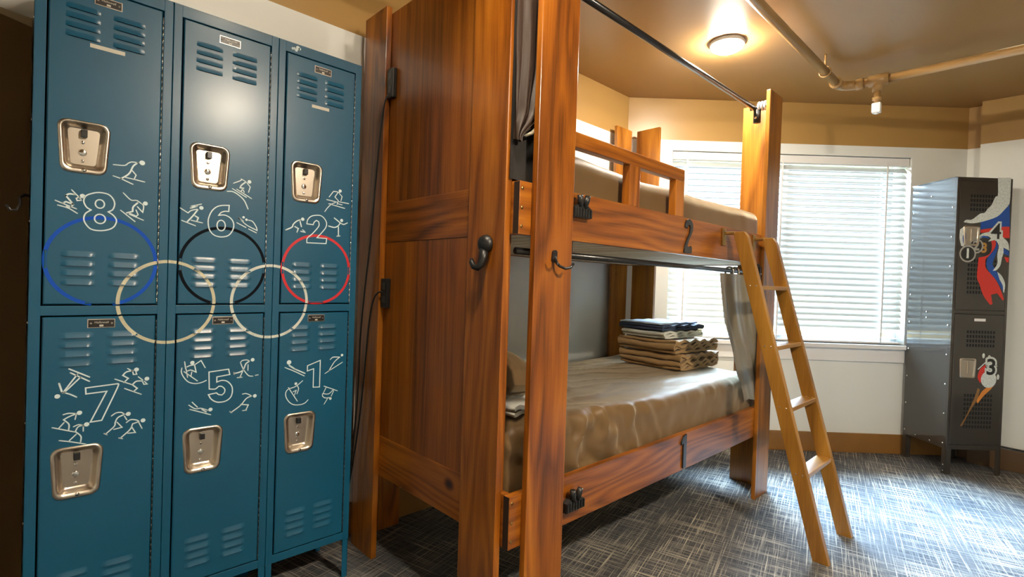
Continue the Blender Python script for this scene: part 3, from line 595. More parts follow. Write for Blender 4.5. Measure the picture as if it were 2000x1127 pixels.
# ------------------------------------------------------------------ bunk bed
bed = thing('bunk_bed', (2.1, 1.6, 0), 'varnished walnut bunk bed with two berths and black numbers on its rails', 'bunk bed')
PT = 2.285
XF = 3.18                                  # outer face of the foot end
for y0, y1 in ((1.148, 1.325), (1.900, 2.080)):
    a = MB(); a.box(1.055, 1.080, y0, y1, 0, PT, bev=.002); a.build('post', wal[2], bed)
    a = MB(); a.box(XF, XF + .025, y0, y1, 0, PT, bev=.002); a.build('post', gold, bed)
for y0 in (1.090, 2.100):
    for x0, x1 in ((1.132, 1.309), (2.965, 3.148)):
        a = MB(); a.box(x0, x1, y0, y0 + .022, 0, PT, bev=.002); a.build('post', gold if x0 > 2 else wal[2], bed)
for z0, z1, nm in ((1.317, 1.480, 'upper'), (.348, .513, 'lower')):
    for y0 in (1.112, 2.075):
        a = MB(); a.box(1.080, XF, y0, y0 + .025, z0, z1, bev=.002); r = a.build('side_rail', wal[0], bed)
        if y0 < 1.5:
            for zz in (z0 + .025, z0 + .082, z1 - .022):
                s = MB(); s.lathe([(.0056, 0), (.0045, .0012), (.0008, .0018)], Matrix.Translation((1.092, 1.112, zz)) @ Matrix.Rotation(pi / 2, 4, 'X'), 10); s.build('screw', brass, r)
    for x0 in (1.080, XF - .025):
        a = MB(); a.box(x0, x0 + .025, 1.138, 2.074, z0, z1, bev=.002); e = a.build('end_rail', wal[1], bed)
        if x0 < 2:
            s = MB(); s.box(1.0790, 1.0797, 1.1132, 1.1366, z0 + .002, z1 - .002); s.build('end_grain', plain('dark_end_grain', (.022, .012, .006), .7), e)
for z0, z1 in ((.513, 1.317), (1.480, 2.262)):
    a = MB(); a.box(1.0815, 1.0965, 1.16, 2.085, z0, z1, bev=.001); a.build('headboard_panel', panel_wood, bed)
# slats under both mattresses
n = 0; x = 1.12
while x < 3.12:
    for zz in (1.322, .353):
        a = MB(); a.box(x, x + .088, 1.138, 2.074, zz, zz + .018, bev=.002); a.build('slat', slatm, bed)
    x += .104
for zz in (1.322, .353):
    a = MB(); a.box(1.106, XF - .026, 1.138, 2.074, zz + .0185, zz + .024); a.build('mattress_board', slatm, bed)
# guard rail of the upper berth
a = MB(); a.box(1.255, 2.088, 1.113, 1.147, 1.634, 1.686, bev=.003); a.build('guard_rail', wal[0], bed)
for x0 in (1.236, 1.664, 2.016):
    a = MB(); a.box(x0, x0 + .072, 1.113, 1.147, 1.480, 1.635, bev=.002); a.build('guard_baluster', wal[2], bed)
# black house numbers on the rails (front face y = 1.112)
def rail_number(poly, cx, cz, lab):
    a = MB(); a.prism([(cx + p[0], cz + p[1]) for p in poly], 1.1045, 1.1122, lambda u, v, h: (u, h, v)); o = a.build('rail_number', dark_metal, bed, bevel=.0012); o['label'] = lab
two = smooth_path([(-.036, .040), (-.030, .062), (-.010, .077), (.012, .075), (.032, .058), (.034, .034), (.020, .008), (-.002, -.020), (-.012, -.045)], 4) + [Vector(p) for p in ((.016, -.045), (.024, -.040), (.030, -.052), (.030, -.072), (-.038, -.072))] + smooth_path([(-.036, -.058), (-.018, -.018), (.006, .014), (.012, .038), (.006, .052), (-.004, .054), (-.012, .046), (-.012, .036)], 4)
rail_number([(p.x, p.y) for p in two], 2.130, 1.398, 'black numeral 2')
rail_number([(-.010, .072), (.016, .078), (.016, -.074), (-.012, -.074), (-.012, .040), (-.030, .034), (-.030, .048)], 2.165, .432, 'black numeral 1')
# coat hooks
a = MB()
a.lathe([(.028, 0), (.030, .006), (.026, .018), (.016, .026), (.001, .029)], Matrix.Translation((1.055, 1.226, 1.288)) @ Matrix.Rotation(-pi / 2, 4, 'Y'), 20)
a.tube([(1.043, 1.226, 1.270), (1.036, 1.222, 1.240), (1.030, 1.224, 1.222), (1.026, 1.236, 1.212), (1.024, 1.250, 1.215), (1.024, 1.262, 1.228), (1.026, 1.266, 1.240)], [.015, .012, .011, .0105, .010, .009, .006], 12)
o = a.build('coat_hook', black_plastic, bed); o['label'] = 'black round based plastic hook'
a = MB()
a.prism(rounded_poly([(1.206, 1.238), (1.228, 1.238), (1.230, 1.277), (1.210, 1.277)], .009), 1.083, 1.0902, lambda u, v, h: (u, h, v))
a.tube([(1.217, 1.082, 1.250), (1.214, 1.068, 1.236), (1.200, 1.058, 1.232), (1.188, 1.052, 1.238), (1.184, 1.050, 1.254)], .0042, 10)
a.tube([(1.217, 1.083, 1.244), (1.222, 1.066, 1.226), (1.236, 1.054, 1.219), (1.252, 1.046, 1.223), (1.262, 1.043, 1.236)], .0048, 10)
o = a.build('coat_hook', dark_metal, bed); o['label'] = 'dark metal double prong hook'
# socket strips at the head end
for zc, yc in ((1.963, 1.873), (1.108, 1.874)):
    a = MB(); a.box(1.062, 1.0815, yc - .024, yc + .024, zc - .060, zc + .060, bev=.003); o = a.build('power_socket', black_plastic, bed)
    s = MB()
    for dz in (.028, -.026):
        s.box(1.0605, 1.0622, yc - .012, yc + .012, zc + dz - .014, zc + dz + .014, bev=.0004); s.lathe([(.0025, 0), (.001, .001)], Matrix.Translation((1.062, yc, zc + dz * .0)) @ Matrix.Rotation(-pi / 2, 4, 'Y'), 8)
    s.build('outlet_face', plain('dark_grey_plastic_%d' % int(zc * 10), (.05, .048, .045), .4), o)
# black plate holding the lower rod by the ladder
a = MB(); a.box(2.935, 2.966, 1.0985, 1.1115, 1.19, 1.30, bev=.002)
for dz in (1.215, 1.262): a.lathe([(.006, 0), (.005, .002), (.001, .003)], Matrix.Translation((2.95, 1.0985, dz)) @ Matrix.Rotation(pi / 2, 4, 'X'), 10, 1)
a.build('corner_bracket', [dark_metal, chrome], bed)

# cords from the sockets
def cord(pts, r=.0035):
    P = [Vector(p) for p in pts]; out = []
    for i in range(len(P) - 1):
        p0 = P[max(i - 1, 0)]; p1 = P[i]; p2 = P[i + 1]; p3 = P[min(i + 2, len(P) - 1)]
        for k in range(8):
            t = k / 8; out.append(.5 * ((2 * p1) + (p2 - p0) * t + (2 * p0 - 5 * p1 + 4 * p2 - p3) * t * t + (3 * p1 - p0 - 3 * p2 + p3) * t ** 3))
    out.append(P[-1]); a = MB(); a.tube(out, r, 8); return a
o = cord([(1.058, 1.876, 1.915), (1.046, 1.880, 1.88), (1.040, 1.898, 1.75), (1.036, 1.918, 1.55), (1.036, 1.945, 1.33), (1.036, 1.985, 1.10), (1.036, 2.01, .9), (1.036, 2.02, .65), (1.030, 2.06, .30), (1.02, 2.10, .02)]).build('power_cord', black_plastic); tag(o, 'black cord running down from the upper socket on the headboard', 'cord')
o = cord([(1.060, 1.876, 1.112), (1.044, 1.882, 1.110), (1.036, 1.905, 1.08), (1.034, 1.930, 1.0), (1.033, 1.950, .85), (1.033, 1.966, .72), (1.030, 2.0, .5), (1.022, 2.05, .25), (1.012, 2.07, .02)]).build('power_cord', black_plastic); tag(o, 'black cord looping out of the lower socket on the headboard', 'cord')

# ------------------------------------------------------------------ bedding
def fbm(x, y, z, o=3):
    return noise.fractal(Vector((x, y, z)), 1.0, 2.1, o)
def rbox(x0, x1, y0, y1, z0, z1, r, res, disp):
    """soft rounded box as one continuous mesh; disp(p,n)->offset along normal"""
    bm = bmesh.new(); bmesh.ops.create_cube(bm, size=2)
    mb = MB(); cx, cy, cz = (x0 + x1) / 2, (y0 + y1) / 2, (z0 + z1) / 2; hx, hy, hz = (x1 - x0) / 2, (y1 - y0) / 2, (z1 - z0) / 2
    bm.free()
    cache = {}; V = []; F = []
    def vid(p):
        k = (round(p[0], 5), round(p[1], 5), round(p[2], 5))
        if k not in cache:
            q = Vector((max(-hx + r, min(hx - r, p[0])), max(-hy + r, min(hy - r, p[1])), max(-hz + r, min(hz - r, p[2]))))
            d = Vector(p) - q
            nrm = d.normalized() if d.length > 1e-9 else Vector((0, 0, 1))
            if d.length > 1e-9: pp = q + nrm * r
            else: pp = Vector(p)
            w = pp + Vector((cx, cy, cz)); w = w + nrm * disp(w, nrm)
            cache[k] = len(V); V.append(w)
        return cache[k]
    nx, ny, nz = (max(2, round(2 * h / res)) for h in (hx, hy, hz))
    gx = [-hx + 2 * hx * i / nx for i in range(nx + 1)]; gy = [-hy + 2 * hy * i / ny for i in range(ny + 1)]; gz = [-hz + 2 * hz * i / nz for i in range(nz + 1)]
    # denser near edges
    for A, B, mk in ((gx, gy, lambda a, b, s: (a, b, s * hz)), (gx, gz, lambda a, b, s: (a, s * hy, b)), (gy, gz, lambda a, b, s: (s * hx, a, b))):
        for s in (-1, 1):
            for i in range(len(A) - 1):
                for j in range(len(B) - 1):
                    F.append([vid(mk(A[i], B[j], s)), vid(mk(A[i + 1], B[j], s)), vid(mk(A[i + 1], B[j + 1], s)), vid(mk(A[i], B[j + 1], s))])
    mb.add(V, F, 0, True); return mb
def lower_disp(p, n):
    top = max(0, n.z); side = max(0, -n.y)
    head = max(0, 1 - abs(p.x - 1.52) / .62); head = head * head * (3 - 2 * head)
    d = .007 * fbm(p.x * 2.2, p.y * 2.2, 1.0) * top
    # long creases fanning out from the head corner over the edge
    a = math.atan2(p.y - 1.02, p.x - 1.05)
    cr = 1 - abs(sin(15 * a + 2.2 * fbm(p.x * 1.6, p.y * 1.6, 4)))
    d += top * .013 * cr ** 3 * (.25 + head)
    d += top * .005 * (1 - abs(sin(24 * p.y + 5 * p.x + 3 * fbm(p.x * 1.3, p.y * 2, 8)))) ** 4
    u = p.x + .75 * (p.z - .55) + .10 * fbm(p.x * 3, p.z * 4, 6)
    d += side * head * (.016 * (1 - 2 * abs(sin(19 * u + 1.5 * fbm(p.x * 3, p.z * 4, 2)))) + .006 * sin(80 * u))
    d += side * .008 * fbm(p.x * 5, p.z * 6, 9)
    edge = max(0, 1 - abs(p.z - .66) / .05) * side
    d += edge * .006 * fbm(p.x * 14, 3, 3)
    corner = top * max(0, 1 - abs(p.y - 1.17) / .22) * max(0, 1 - abs(p.x - 1.36) / .45)
    d += .035 * corner
    return d
mb = rbox(1.112, 3.09, 1.150, 2.068, .3775, .690, .055, .015, lower_disp)
m1 = thing('mattress', (2.1, 1.6, .3775), 'mattress under a rumpled brown sheet on the lower berth', 'mattress')
mb.build('sheet', brown_sheet, m1)
def upper_disp(p, n):
    side = max(0, -n.y); top = max(0, n.z)
    return .006 * fbm(p.x * 2.5, p.y * 3, 5) * (top + side) + side * .005 * sin(22 * (p.x + .9 * p.z) + 3 * fbm(p.x * 2, p.z * 3, 1)) * fbm(p.x * 1.3, 2, 2) + top * .02 * max(0, 1 - abs(p.x - 1.45) / .4)
mb = rbox(1.112, 3.09, 1.166, 2.060, 1.3465, 1.620, .06, .024, upper_disp)
m2 = thing('mattress', (2.1, 1.6, 1.3465), 'mattress under a smooth brown sheet on the upper berth', 'mattress')
mb.build('sheet', brown_sheet, m2)
def pillow(cx, cy, z0, lx, ly, h, seed, rz=0, tilt=0):
    nu, nv = 40, 40; T = []; B = []; M = Matrix.Rotation(rz, 3, 'Z') @ Matrix.Rotation(tilt, 3, 'Y')
    for i in range(nu + 1):
        rt = []; rb = []
        for j in range(nv + 1):
            u = i / nu * 2 - 1; v = j / nv * 2 - 1
            pin = 1 - .07 * (abs(u) ** 2) * (1 - abs(v)); pin2 = 1 - .07 * (abs(v) ** 2) * (1 - abs(u))
            e = max(0, (1 - abs(u) ** 2.6)) ** .5 * max(0, (1 - abs(v) ** 2.6)) ** .5
            wr = 1 + .10 * fbm(u * 2.2, v * 2.2, seed) + .07 * sin(10 * v + 3 * fbm(u, v, seed + 3)) * abs(u)
            x = u * lx / 2 * pin2; y = v * ly / 2 * pin
            rt.append(Vector((cx, cy, z0)) + M @ Vector((x, y, h * .38 + h * .62 * e * wr))); rb.append(Vector((cx, cy, z0)) + M @ Vector((x, y, h * .38 - h * .38 * e)))
        T.append(rt); B.append(rb)
    a = MB(); a.grid(T); a.grid([r[::-1] for r in B]); return a
o = pillow(1.325, 1.665, .712, .40, .62, .20, 3, 0, radians(6)).build('pillow', brown_sheet); tag(o, 'brown pillow at the head of the lower berth', 'pillow')
# white cloth tucked under the pillow edge
def folded(cx, cy, z0, lx, ly, layers, t, mat, seed, rz=0, mess=.004, name='folded_blanket'):
    """one sheet folded to and fro; the folds show on the -x and +x sides, loose layers on -y"""
    prof = []; r = t * .95
    for k in range(layers):
        z = t * .5 + k * 2 * r * .52
        s = 1 if k % 2 == 0 else -1
        xs = [(-.5 + i / 16) * s for i in range(17)]
        for x in xs: prof.append((x * (lx - 2 * r), z))
        if k < layers - 1:
            for i in range(1, 6):
                th = -pi / 2 + pi * i / 6; prof.append((s * ((lx - 2 * r) / 2 + cos(th) * r * .52), z + r * .52 + sin(th) * r * .52))
    n = len(prof); M = Matrix.Rotation(rz, 4, 'Z'); M.translation = Vector((cx, cy, z0)); mb = MB(); P1_ = []; P2_ = []
    ny = 26
    for j in range(ny + 1):
        v = j / ny - .5; r1 = []; r2 = []
        for i, (x, z) in enumerate(prof):
            a = prof[max(i - 1, 0)]; b_ = prof[min(i + 1, n - 1)]
            d = Vector((b_[0] - a[0], b_[1] - a[1])); d = d.normalized() if d.length else Vector((1, 0)); nn = Vector((-d.y, d.x)) * t * .43
            ed = (abs(v) * 2) ** 6
            # each layer has its own length at the loose ends
            yy = v * (ly + mess * 6 * fbm(i * .05, seed, 3) * 2 * abs(v))
            wz = mess * fbm(x * 7, yy * 9, seed + z * 20) + ed * mess * 1.2 * sin(60 * x + seed + z * 90)
            wz *= min(1, z / (t * 1.2))
            wx = mess * .8 * fbm(yy * 6, z * 40, seed)
            r1.append(M @ Vector((x + nn.x + wx, yy, max(.0008, z + nn.y + wz)))); r2.append(M @ Vector((x - nn.x + wx, yy, max(.0004, z - nn.y + wz))))
        P1_.append(r1 + r2[::-1])
    mb.grid(P1_, wrap=True)
    for row in (P1_[0], P1_[-1]):
        for i in range(n - 1): mb.add([row[i], row[i + 1], row[2 * n - 2 - i], row[2 * n - 1 - i]], [[0, 1, 2, 3]])
    top = max(p.z for r in P1_ for p in r)
    return mb, top
MT = .700
mb, t1 = folded(2.90, 1.605, MT, .46, .41, 5, .017, brown_fold, 1.0, radians(-3), .008); o = mb.build('folded_blanket', brown_fold); tag(o, 'tan brown folded blanket lying directly on the lower mattress', 'blanket', 'folded linen on the lower berth')
mb, t2 = folded(2.885, 1.615, t1 - .002, .47, .40, 4, .018, brown_fold, 4.0, radians(-4), .007); o = mb.build('folded_blanket', brown_fold); tag(o, 'tan brown folded blanket second from the bottom of the linen pile', 'blanket', 'folded linen on the lower berth')
mb, t3 = folded(2.865, 1.640, t2 - .003, .41, .31, 3, .014, white_cloth, 7.0, radians(-5), .004); o = mb.build('folded_sheet', white_cloth); tag(o, 'white folded sheet in the linen pile below the navy one', 'sheet', 'folded linen on the lower berth')
mb, t4 = folded(2.865, 1.650, t3 - .002, .44, .32, 2, .016, navy_cloth, 9.0, radians(-6), .004); o = mb.build('folded_towel', navy_cloth); tag(o, 'navy and grey folded cloth near the top of the linen pile', 'towel', 'folded linen on the lower berth')
mb, t5 = folded(2.855, 1.66, t4 - .002, .40, .29, 1, .010, pale_blue, 3.0, radians(-6), .003); o = mb.build('folded_pillowcase', pale_blue); tag(o, 'pale blue folded cloth lying topmost on the linen pile', 'pillowcase', 'folded linen on the lower berth')
mb, _ = folded(1.285, 1.275, .722, .26, .12, 2, .016, white_cloth, 5.0, radians(8), .006); o = mb.build('folded_sheet', white_cloth); tag(o, 'white cloth crumpled under the brown pillow edge', 'sheet')

# ------------------------------------------------------------------ curtains and rods
rod2 = thing('curtain_rod', (2.1, 1.20, 2.22), 'black curtain rod high above the upper berth', 'curtain rod')
RZ2 = 2.218; RX2 = 3.035
a = MB(); a.cyl((1.099, 1.20, RZ2), (RX2 + .02, 1.20, RZ2), .0135, 16); a.build('tube', dark_metal, rod2)
a = MB(); a.cyl((RX2, 1.1125, RZ2 + .002), (RX2, 1.225, RZ2 + .002), .011, 14); a.build('bracket', dark_metal, rod2)
a = MB(); a.cyl((RX2 - .002, 1.185, RZ2 - .012), (RX2 - .002, 1.185, RZ2 - .085), .020, 16); a.lathe([(.008, 0), (.007, .006), (.002, .008)], Matrix.Translation((RX2 - .022, 1.185, RZ2 - .062)) @ Matrix.Rotation(-pi / 2, 4, 'Y'), 10, 1); a.build('clamp', [black_plastic, chrome], rod2)
for k in range(4):
    a = MB(); y = 1.124 + k * .0165
    a.tube([(RX2 + .021 * cos(t), y, RZ2 + .006 + .021 * sin(t)) for t in [2 * pi * i / 24 for i in range(24)]], .0062, 10, closed=True)
    o = a.build('curtain_ring', white_plastic); tag(o, 'white plastic ring bunched on the bracket at the foot end of the upper rod', 'curtain ring', 'white rings on the upper rod bracket')
rod1 = thing('curtain_rod', (2.1, 1.150, 1.265), 'black curtain rod fixed below the slats of the upper berth', 'curtain rod')
a = MB(); a.cyl((1.107, 1.150, 1.269), (3.14, 1.150, 1.269), .0110, 16); a.build('tube', dark_metal, rod1)
for x in (1.36, 3.02): a = MB(); a.box(x - .012, x + .012, 1.139, 1.161, 1.274, 1.3215, bev=.002); a.build('bracket', black_plastic, rod1)

def drape(xl, xr, zt, zb, y0, amp, folds, mat, name, root, seed, shape=lambda f: 0, rows=40, cols=140, yside=None):
    P = []
    for i in range(rows + 1):
        f = i / rows; z = zt + (zb - zt) * f; a = xl(z); b_ = xr(z); r = []
        for j in range(cols + 1):
            u = j / cols
            ph = folds * 2 * pi * u + .8 * sin(3 * f + seed) + .9 * fbm(u * 3, f * 1.5, seed)
            y = y0 + amp * (sin(ph) * .7 + .3 * sin(2.3 * ph + seed)) * (.55 + .45 * f) + shape(f)
            x = a + (b_ - a) * u + .3 * amp * cos(ph)
            r.append((x, y, z + .004 * sin(ph) * f))
        P.append(r)
    mb = MB(); mb.grid(P); mb.grid([[(x, y + .0022, z_) for x, y, z_ in r] for r in P])
    return mb.build(name, mat, root, fix=False)
def lerp(pts):
    def f(z):
        for (z0, v0), (z1, v1) in zip(pts, pts[1:]):
            if z0 >= z >= z1: 
                t = (z0 - z) / (z0 - z1); t = t * t * (3 - 2 * t) * .4 + t * .6; return v0 + (v1 - v0) * t
        return pts[-1][1] if z < pts[-1][0] else pts[0][1]
    return f
cu = thing('bed_curtain', (2.8, 1.135, 1.25), 'grey satin curtain gathered behind the ladder at the lower berth', 'curtain')
drape(lerp([(1.262, 2.50), (1.03, 2.56), (.80, 2.70), (.56, 2.85)]), lerp([(1.262, 2.94), (.9, 3.02), (.56, 3.13)]), 1.250, .560, 1.124, .014, 1.9, satin, 'gathered_cloth', cu, 2.0)
a = MB(); a.tube([(2.66, 1.150 + .021 * cos(t), 1.263 + .024 * sin(t)) for t in [2 * pi * k / 24 for k in range(24)]], .005, 10, closed=True); a.build('grommet', chrome, cu)
a = MB(); a.tube([(2.73, 1.150 + .021 * cos(t), 1.263 + .024 * sin(t)) for t in [2 * pi * k / 24 for k in range(24)]], .006, 10, closed=True); a.build('grommet', chrome, cu)
cu2 = thing('bed_curtain', (1.2, 1.135, 2.16), 'dark brown curtain gathered between the posts at the head of the upper berth', 'curtain')
drape(lerp([(2.15, 1.062), (1.9, 1.062), (1.62, 1.062)]), lerp([(2.15, 1.27), (1.85, 1.25), (1.70, 1.20), (1.62, 1.10)]), 2.205, 1.605, 1.127, .011, 2.6, dark_satin, 'gathered_cloth', cu2, 1.0, lambda f: .07 * max(0, 1 - f * 4))
drape(lerp([(1.70, 1.064), (1.485, 1.064)]), lerp([(1.70, 1.29), (1.485, 1.29)]), 2.10, 1.484, 1.142, .002, 2.0, black_cloth, 'blackout_lining', cu2, 4.0)
a = MB(); a.tube([(1.100, 1.118, 1.618), (1.13, 1.116, 1.635), (1.16, 1.118, 1.665), (1.185, 1.124, 1.72), (1.20, 1.128, 1.80)], [.004, .006, .006, .005, .003], 8); a.build('tieback', satin, cu2)

# ------------------------------------------------------------------ bulldog clips on the rails
def clip(x, z, ztilt, label):
    t = thing('bulldog_clip', (x, 1.105, z), label, 'clip', 'black clips on the bed rails')
    a = MB(); a.prism([(x - .048, z - .028), (x + .048, z - .028), (x + .046, z + .004), (x + .026, z + .014), (x - .028, z + .014), (x - .046, z + .004)], 1.090, 1.1115, lambda u, v, h: (u, h, v))
    for k in range(7): a.box(x - .046 + k * .0145, x - .040 + k * .0145, 1.0865, 1.0905, z - .026, z + .002, bev=.001)
    a.build('jaw', black_plastic, t)
    for s in (-1, 1):
        a = MB(); a.tube([(x + s * .012, 1.094, z + .008), (x + s * .016, 1.090, z + .028), (x + s * .021, 1.088, z + .046)], [.010, .0115, .010], 12)
        a.lathe([(.0035, 0), (.003, .002)], Matrix.Translation((x + s * .021, 1.080, z + .044)) @ Matrix.Rotation(pi / 2, 4, 'X'), 10, 1); a.build('lever', [black_plastic, chrome], t)
clip(1.360, 1.424, 0, 'black plastic clip on the upper bed rail beside the post')
clip(1.375, .425, 0, 'black plastic clip on the lower bed rail beside the post')

# ------------------------------------------------------------------ ladder
ld = thing('bunk_ladder', (2.7, .65, 0), 'golden wooden four rung ladder leaning on the upper berth rail', 'ladder')
def ly(z): return .606 + (z / 1.45) * .400      # front edge of a stringer at height z
for x in (2.500, 2.872):
    a = MB(); w_ = .064
    prof = [(ly(0), 0), (ly(0) + w_, 0), (ly(1.452) + w_, 1.452), (ly(1.452) + .012, 1.452), (ly(1.425), 1.425)]
    a.prism(prof, x, x + .034, lambda u, v, h: (h, u, v)); st = a.build('stringer', pine[2], ld, bevel=.002)
    for z in (1.183, .903, .632, .350):
        for k in (.018, .046):
            s = MB(); s.lathe([(.004, 0), (.0035, .001), (.001, .0014)], Matrix.Translation((x, ly(z) + k, z + .008)) @ Matrix.Rotation(-pi / 2, 4, 'Y'), 8); s.build('screw', chrome, st)
for z in (1.183, .903, .632, .350):
    a = MB(); a.box(2.5345, 2.8715, ly(z) + .002, ly(z) + .066, z - .010, z + .010, bev=.0025); a.build('rung', pine[0], ld)
for x in (2.497, 2.869):
    a = MB(); a.box(x - .030, x + .002, 1.1015, 1.1115, 1.385, 1.470, bev=.002); a.box(x - .002, x + .036, 1.06, 1.1105, 1.440, 1.4525, bev=.002)
    for k in range(4): a.lathe([(.004, 0), (.003, .0014)], Matrix.Translation((x - .014, 1.1015, 1.397 + k * .020)) @ Matrix.Rotation(pi / 2, 4, 'X'), 8)
    a.build('hanging_hinge', brass, ld)

# ------------------------------------------------------------------ black locker
AX, AY = 4.41, .435; U = Vector((.293, -.268)).normalized(); RZ = math.atan2(U.y, U.x)
bk = thing('black_locker', (AX, AY, 0), 'tall black two tier steel locker painted with medals and a torch', 'locker', rz=RZ, local=True)
LW, LDp, T = .368, .355, 1.955
b = MB(); b.box(0, LW, .004, LDp, .165, T, bev=.002)
b.box(-.002, LW + .002, .002, LDp + .002, T, T + .004)
b.build('cabinet_body', black_enamel, bk)
fr = MB()
for s0, s1 in ((0, .016), (LW - .016, LW)): fr.box(s0, s1, -.010, .006, .165, T, bev=.002)
for z0, z1 in ((.165, .196), (1.062, 1.085), (T - .020, T)): fr.box(.0, LW, -.009, .006, z0, z1, bev=.002)
fr.build('front_frame', black_enamel, bk)
for s0 in (0, LW - .034):
    for d0 in (-.010, LDp - .034):
        a = MB(); a.box(s0, s0 + .034, d0, d0 + .003, 0, .17); xx = s0 if s0 < .1 else s0 + .031
        a.box(xx, xx + .003, d0, d0 + .034, 0, .17); a.build('leg', black_enamel, bk)
def side_rivet(d0, z, r=.0065):
    a = MB(); a.lathe([(r, 0), (r * .8, .003), (.001, .004)], Matrix.Translation((0, d0, z)) @ Matrix.Rotation(-pi / 2, 4, 'Y'), 10); a.build('rivet', chrome, bk)
for z in [.20 + k * .195 for k in range(9)]:
    for d0 in (.018, LDp - .02): side_rivet(d0, z)
for d0 in (.12, .24): side_rivet(d0, .185)
for z in (1.02, 1.86, 1.06): side_rivet(.19, z)
for z in (.02, .06): side_rivet(.008, z, .005)
mur = {}
for k, c in dict(white=(.62, .68, .66), blue=(.010, .075, .36), red=(.62, .035, .025), orange=(.62, .22, .03), brown=(.24, .12, .035), grey=(.36, .36, .33), gold=(.42, .21, .04), dark=(.02, .02, .02)).items(): mur[k] = plain('mural_' + k, c, .4, var=.2 if k in ('white', 'brown') else 0, vscale=90)
def pnt(off): return lambda s, z: (s, -.0105 - off, z)
def ppoly(name, col, off, door): 
    q = MB(); fill(q, [(a / 1000, b_ / 1000) for a, b_ in MURAL[name]], pnt(off)); return q
for u, (z0, z1) in ((1, (1.088, 1.932)), (0, (.199, 1.059))):
    d = MB(); d.box(.0185, LW - .0185, -.0105, .008, z0, z1, bev=.002)
    rows = [(1.737, 4), (1.195, 8)] if u else [(.846, 4), (.310, 8)]
    sh = 0 if u else .014
    for zb, nr in rows:
        for i in range(nr):
            for j in range(10):
                s0 = .090 + sh + j * .0195; zz = zb + i * .0295
                d.add([(s0, -.0107, zz), (s0 + .013, -.0107, zz), (s0 + .013, -.0107, zz + .019), (s0, -.0107, zz + .019)], [[0, 1, 2, 3]], 1)
    door = d.build('door', [black_enamel, dark_gap], bk, fix=True); door['label'] = 'black locker door with the number %s' % ('4' if u else '3')
    # latch cup
    cs, cz_ = (.105, 1.573) if u else (.119, .704)
    P = []
    for ins, dy in ((0, -.0105), (.001, -.0145), (.010, -.0145), (.014, -.0108)):
        P.append([(cs + a, dy, cz_ + b_) for a, b_ in rounded_poly([(-.055 + ins, .066 - ins), (.055 - ins, .066 - ins), (.050 - ins, -.064 + ins), (-.050 + ins, -.064 + ins)], .012)])
    q = MB(); q.grid(P, wrap=True); q.add(P[-1], [list(range(len(P[-1])))]); q.box(cs - .006, cs + .012, -.0165, -.0105, cz_ - .035, cz_ + .045, bev=.002); q.build('latch_cup', steel, door)
    if u:
        for nm, col, off in (('whiteA', 'white', .0004), ('blueA', 'blue', .0004), ('redA', 'red', .0004), ('redB', 'red', .0006), ('blueB', 'blue', .0008), ('whiteB', 'white', .0010), ('whiteC', 'white', .0006), ('blueC', 'blue', .0010), ('blueD', 'blue', .0013), ('whiteD', 'white', .0010), ('blueE', 'blue', .0008), ('redE', 'red', .0008)):
            q = ppoly(nm, col, off, door); q.build('painted_ribbon', mur[col], door, fix=False)
        for (mx_, mz, rad, ring_, numc, ch, o_) in ((193, 1495, .050, 'dark', 'gold', '3', .0012), (138, 1508, .048, 'grey', 'grey', '2', .0018), (84, 1455, .055, 'grey', 'white', '1', .0024)):
            q = MB(); disc(q, mx_ / 1000, mz / 1000, rad * .95, pnt(o_), 1, 32)
            stroke(q, [(mx_ / 1000 + rad * .92 * cos(2 * pi * k / 40), mz / 1000 + rad * .92 * sin(2 * pi * k / 40)) for k in range(40)], .010, pnt(o_ + .0002), 0, closed=True, seg=1)
            text_mesh(q, ch, .088, pnt(o_ + .0004), 2, mx_ / 1000, mz / 1000, bold=.003); q.build('painted_medal', [mur[ring_], mur['dark'], mur[numc]], door, fix=False)
        q = MB(); text_mesh(q, '4', .150, pnt(.0020), 0, .268, 1.603, bold=.012); text_mesh(q, '4', .145, pnt(.0026), 1, .268, 1.603, bold=.001); q.build('painted_number', [mur['white'], mur['dark']], door, fix=False)
    else:
        for nm, col, off in (('tbrown', 'brown', .0004), ('torange', 'orange', .0006), ('tred', 'red', .0008)):
            q = ppoly(nm, col, off, door); q.build('painted_torch', mur[col], door, fix=False)
        q = MB(); disc(q, .263, .634, .052, pnt(.0010), 0, 28, .055); stroke(q, [(.190, .700), (.236, .745), (.270, .700)], .007, pnt(.0012), 0)
        for sx, sz, rr_, rz_ in ((.222, .790, .009, .017), (.261, .778, .010, .017), (.325, .652, .009, .018)): disc(q, sx, sz, rr_, pnt(.0012), 0, 14, rz_)
        q.build('painted_glow', mur['white'], door, fix=False)
        q = MB(); text_mesh(q, '3', .150, pnt(.0020), 0, .275, .712, bold=.014); text_mesh(q, '3', .145, pnt(.0026), 1, .275, .712, bold=.003); q.build('painted_number', [mur['white'], mur['dark']], door, fix=False)
        q = MB(); q.box(.150, .225, -.0125, -.0105, 1.015, 1.033, bev=.001); q.build('name_holder', white_plastic, door)

# black cable along the right wall
o = cord([(4.845, .30, .165), (4.848, .10, .155), (4.848, -.2, .16), (4.848, -.8, .15)], .006).build('wall_cable', black_plastic); tag(o, 'black cable lying along the baseboard right of the black locker', 'cable')

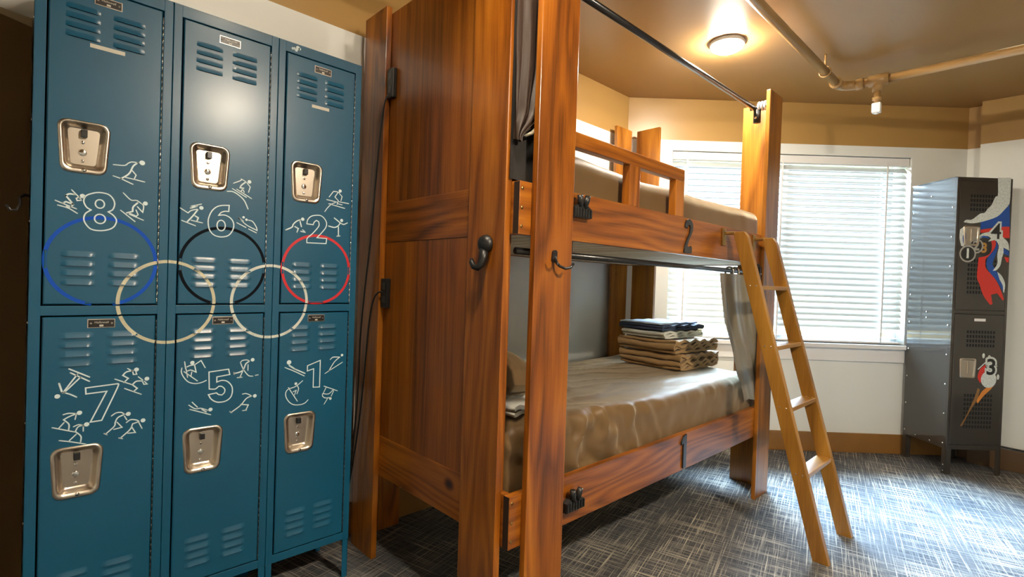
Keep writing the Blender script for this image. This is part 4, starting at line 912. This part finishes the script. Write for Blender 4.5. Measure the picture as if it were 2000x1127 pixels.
# ------------------------------------------------------------------ light
def area(name, loc, rot, sx, sy, col, e):
    l = bpy.data.lights.new(name, 'AREA'); l.shape = 'RECTANGLE'; l.size = sx; l.size_y = sy; l.color = col; l.energy = e
    o = bpy.data.objects.new(name, l); COL.objects.link(o); o.location = loc; o.rotation_euler = rot; return o
def lamp(name, loc, col, e, size=.15):
    l = bpy.data.lights.new(name, 'AREA'); l.shape = 'DISK'; l.size = size; l.color = col; l.energy = e
    o = bpy.data.objects.new(name, l); COL.objects.link(o); o.location = loc; return o
# daylight outside the window
c = bay((WS0 + WS1) / 2, 2.6, 3.7); d = Vector(bay(1.2, 0, 1.4)) - Vector(c)
sky = area('sky_daylight', c, d.to_track_quat('-Z', 'Y').to_euler(), 4.5, 3.0, (.66, .83, 1.0), 4000)
sl = bpy.data.lights.new('sun_daylight', 'SUN'); sl.energy = 37.0; sl.angle = radians(28); sl.color = (.36, .66, 1.0)
so = bpy.data.objects.new('sun_daylight', sl); COL.objects.link(so); so.location = bay(1.2, 3, 4)
el = radians(53); so.rotation_euler = Vector((-WN.x * cos(el), -WN.y * cos(el), -sin(el))).to_track_quat('-Z', 'Y').to_euler()
world = bpy.data.worlds.new('World'); sc.world = world; world.use_nodes = True
bg = world.node_tree.nodes['Background']; bg.inputs[0].default_value = (.70, .76, .80, 1); bg.inputs[1].default_value = .55

# ------------------------------------------------------------------ camera
cam = bpy.data.cameras.new('Camera'); co = bpy.data.objects.new('Camera', cam); COL.objects.link(co)
cam.sensor_width = 36; cam.lens = 997.57 / 2000 * 36; cam.clip_start = .02
yaw, pitch_, roll = .8088, -.0128, .0334
fw = Vector((cos(yaw) * cos(pitch_), sin(yaw) * cos(pitch_), sin(pitch_))); rt = Vector((sin(yaw), -cos(yaw), 0)); up = rt.cross(fw)
r2 = rt * cos(roll) + up * sin(roll); u2 = -rt * sin(roll) + up * cos(roll)
co.matrix_world = Matrix(((r2.x, u2.x, -fw.x, 0), (r2.y, u2.y, -fw.y, 0), (r2.z, u2.z, -fw.z, 1.171), (0, 0, 0, 1)))
sc.camera = co
vs = sc.view_settings; vs.view_transform = 'Standard'; vs.look = 'None'; vs.gamma = 1; vs.use_curve_mapping = False; vs.exposure = 0.22
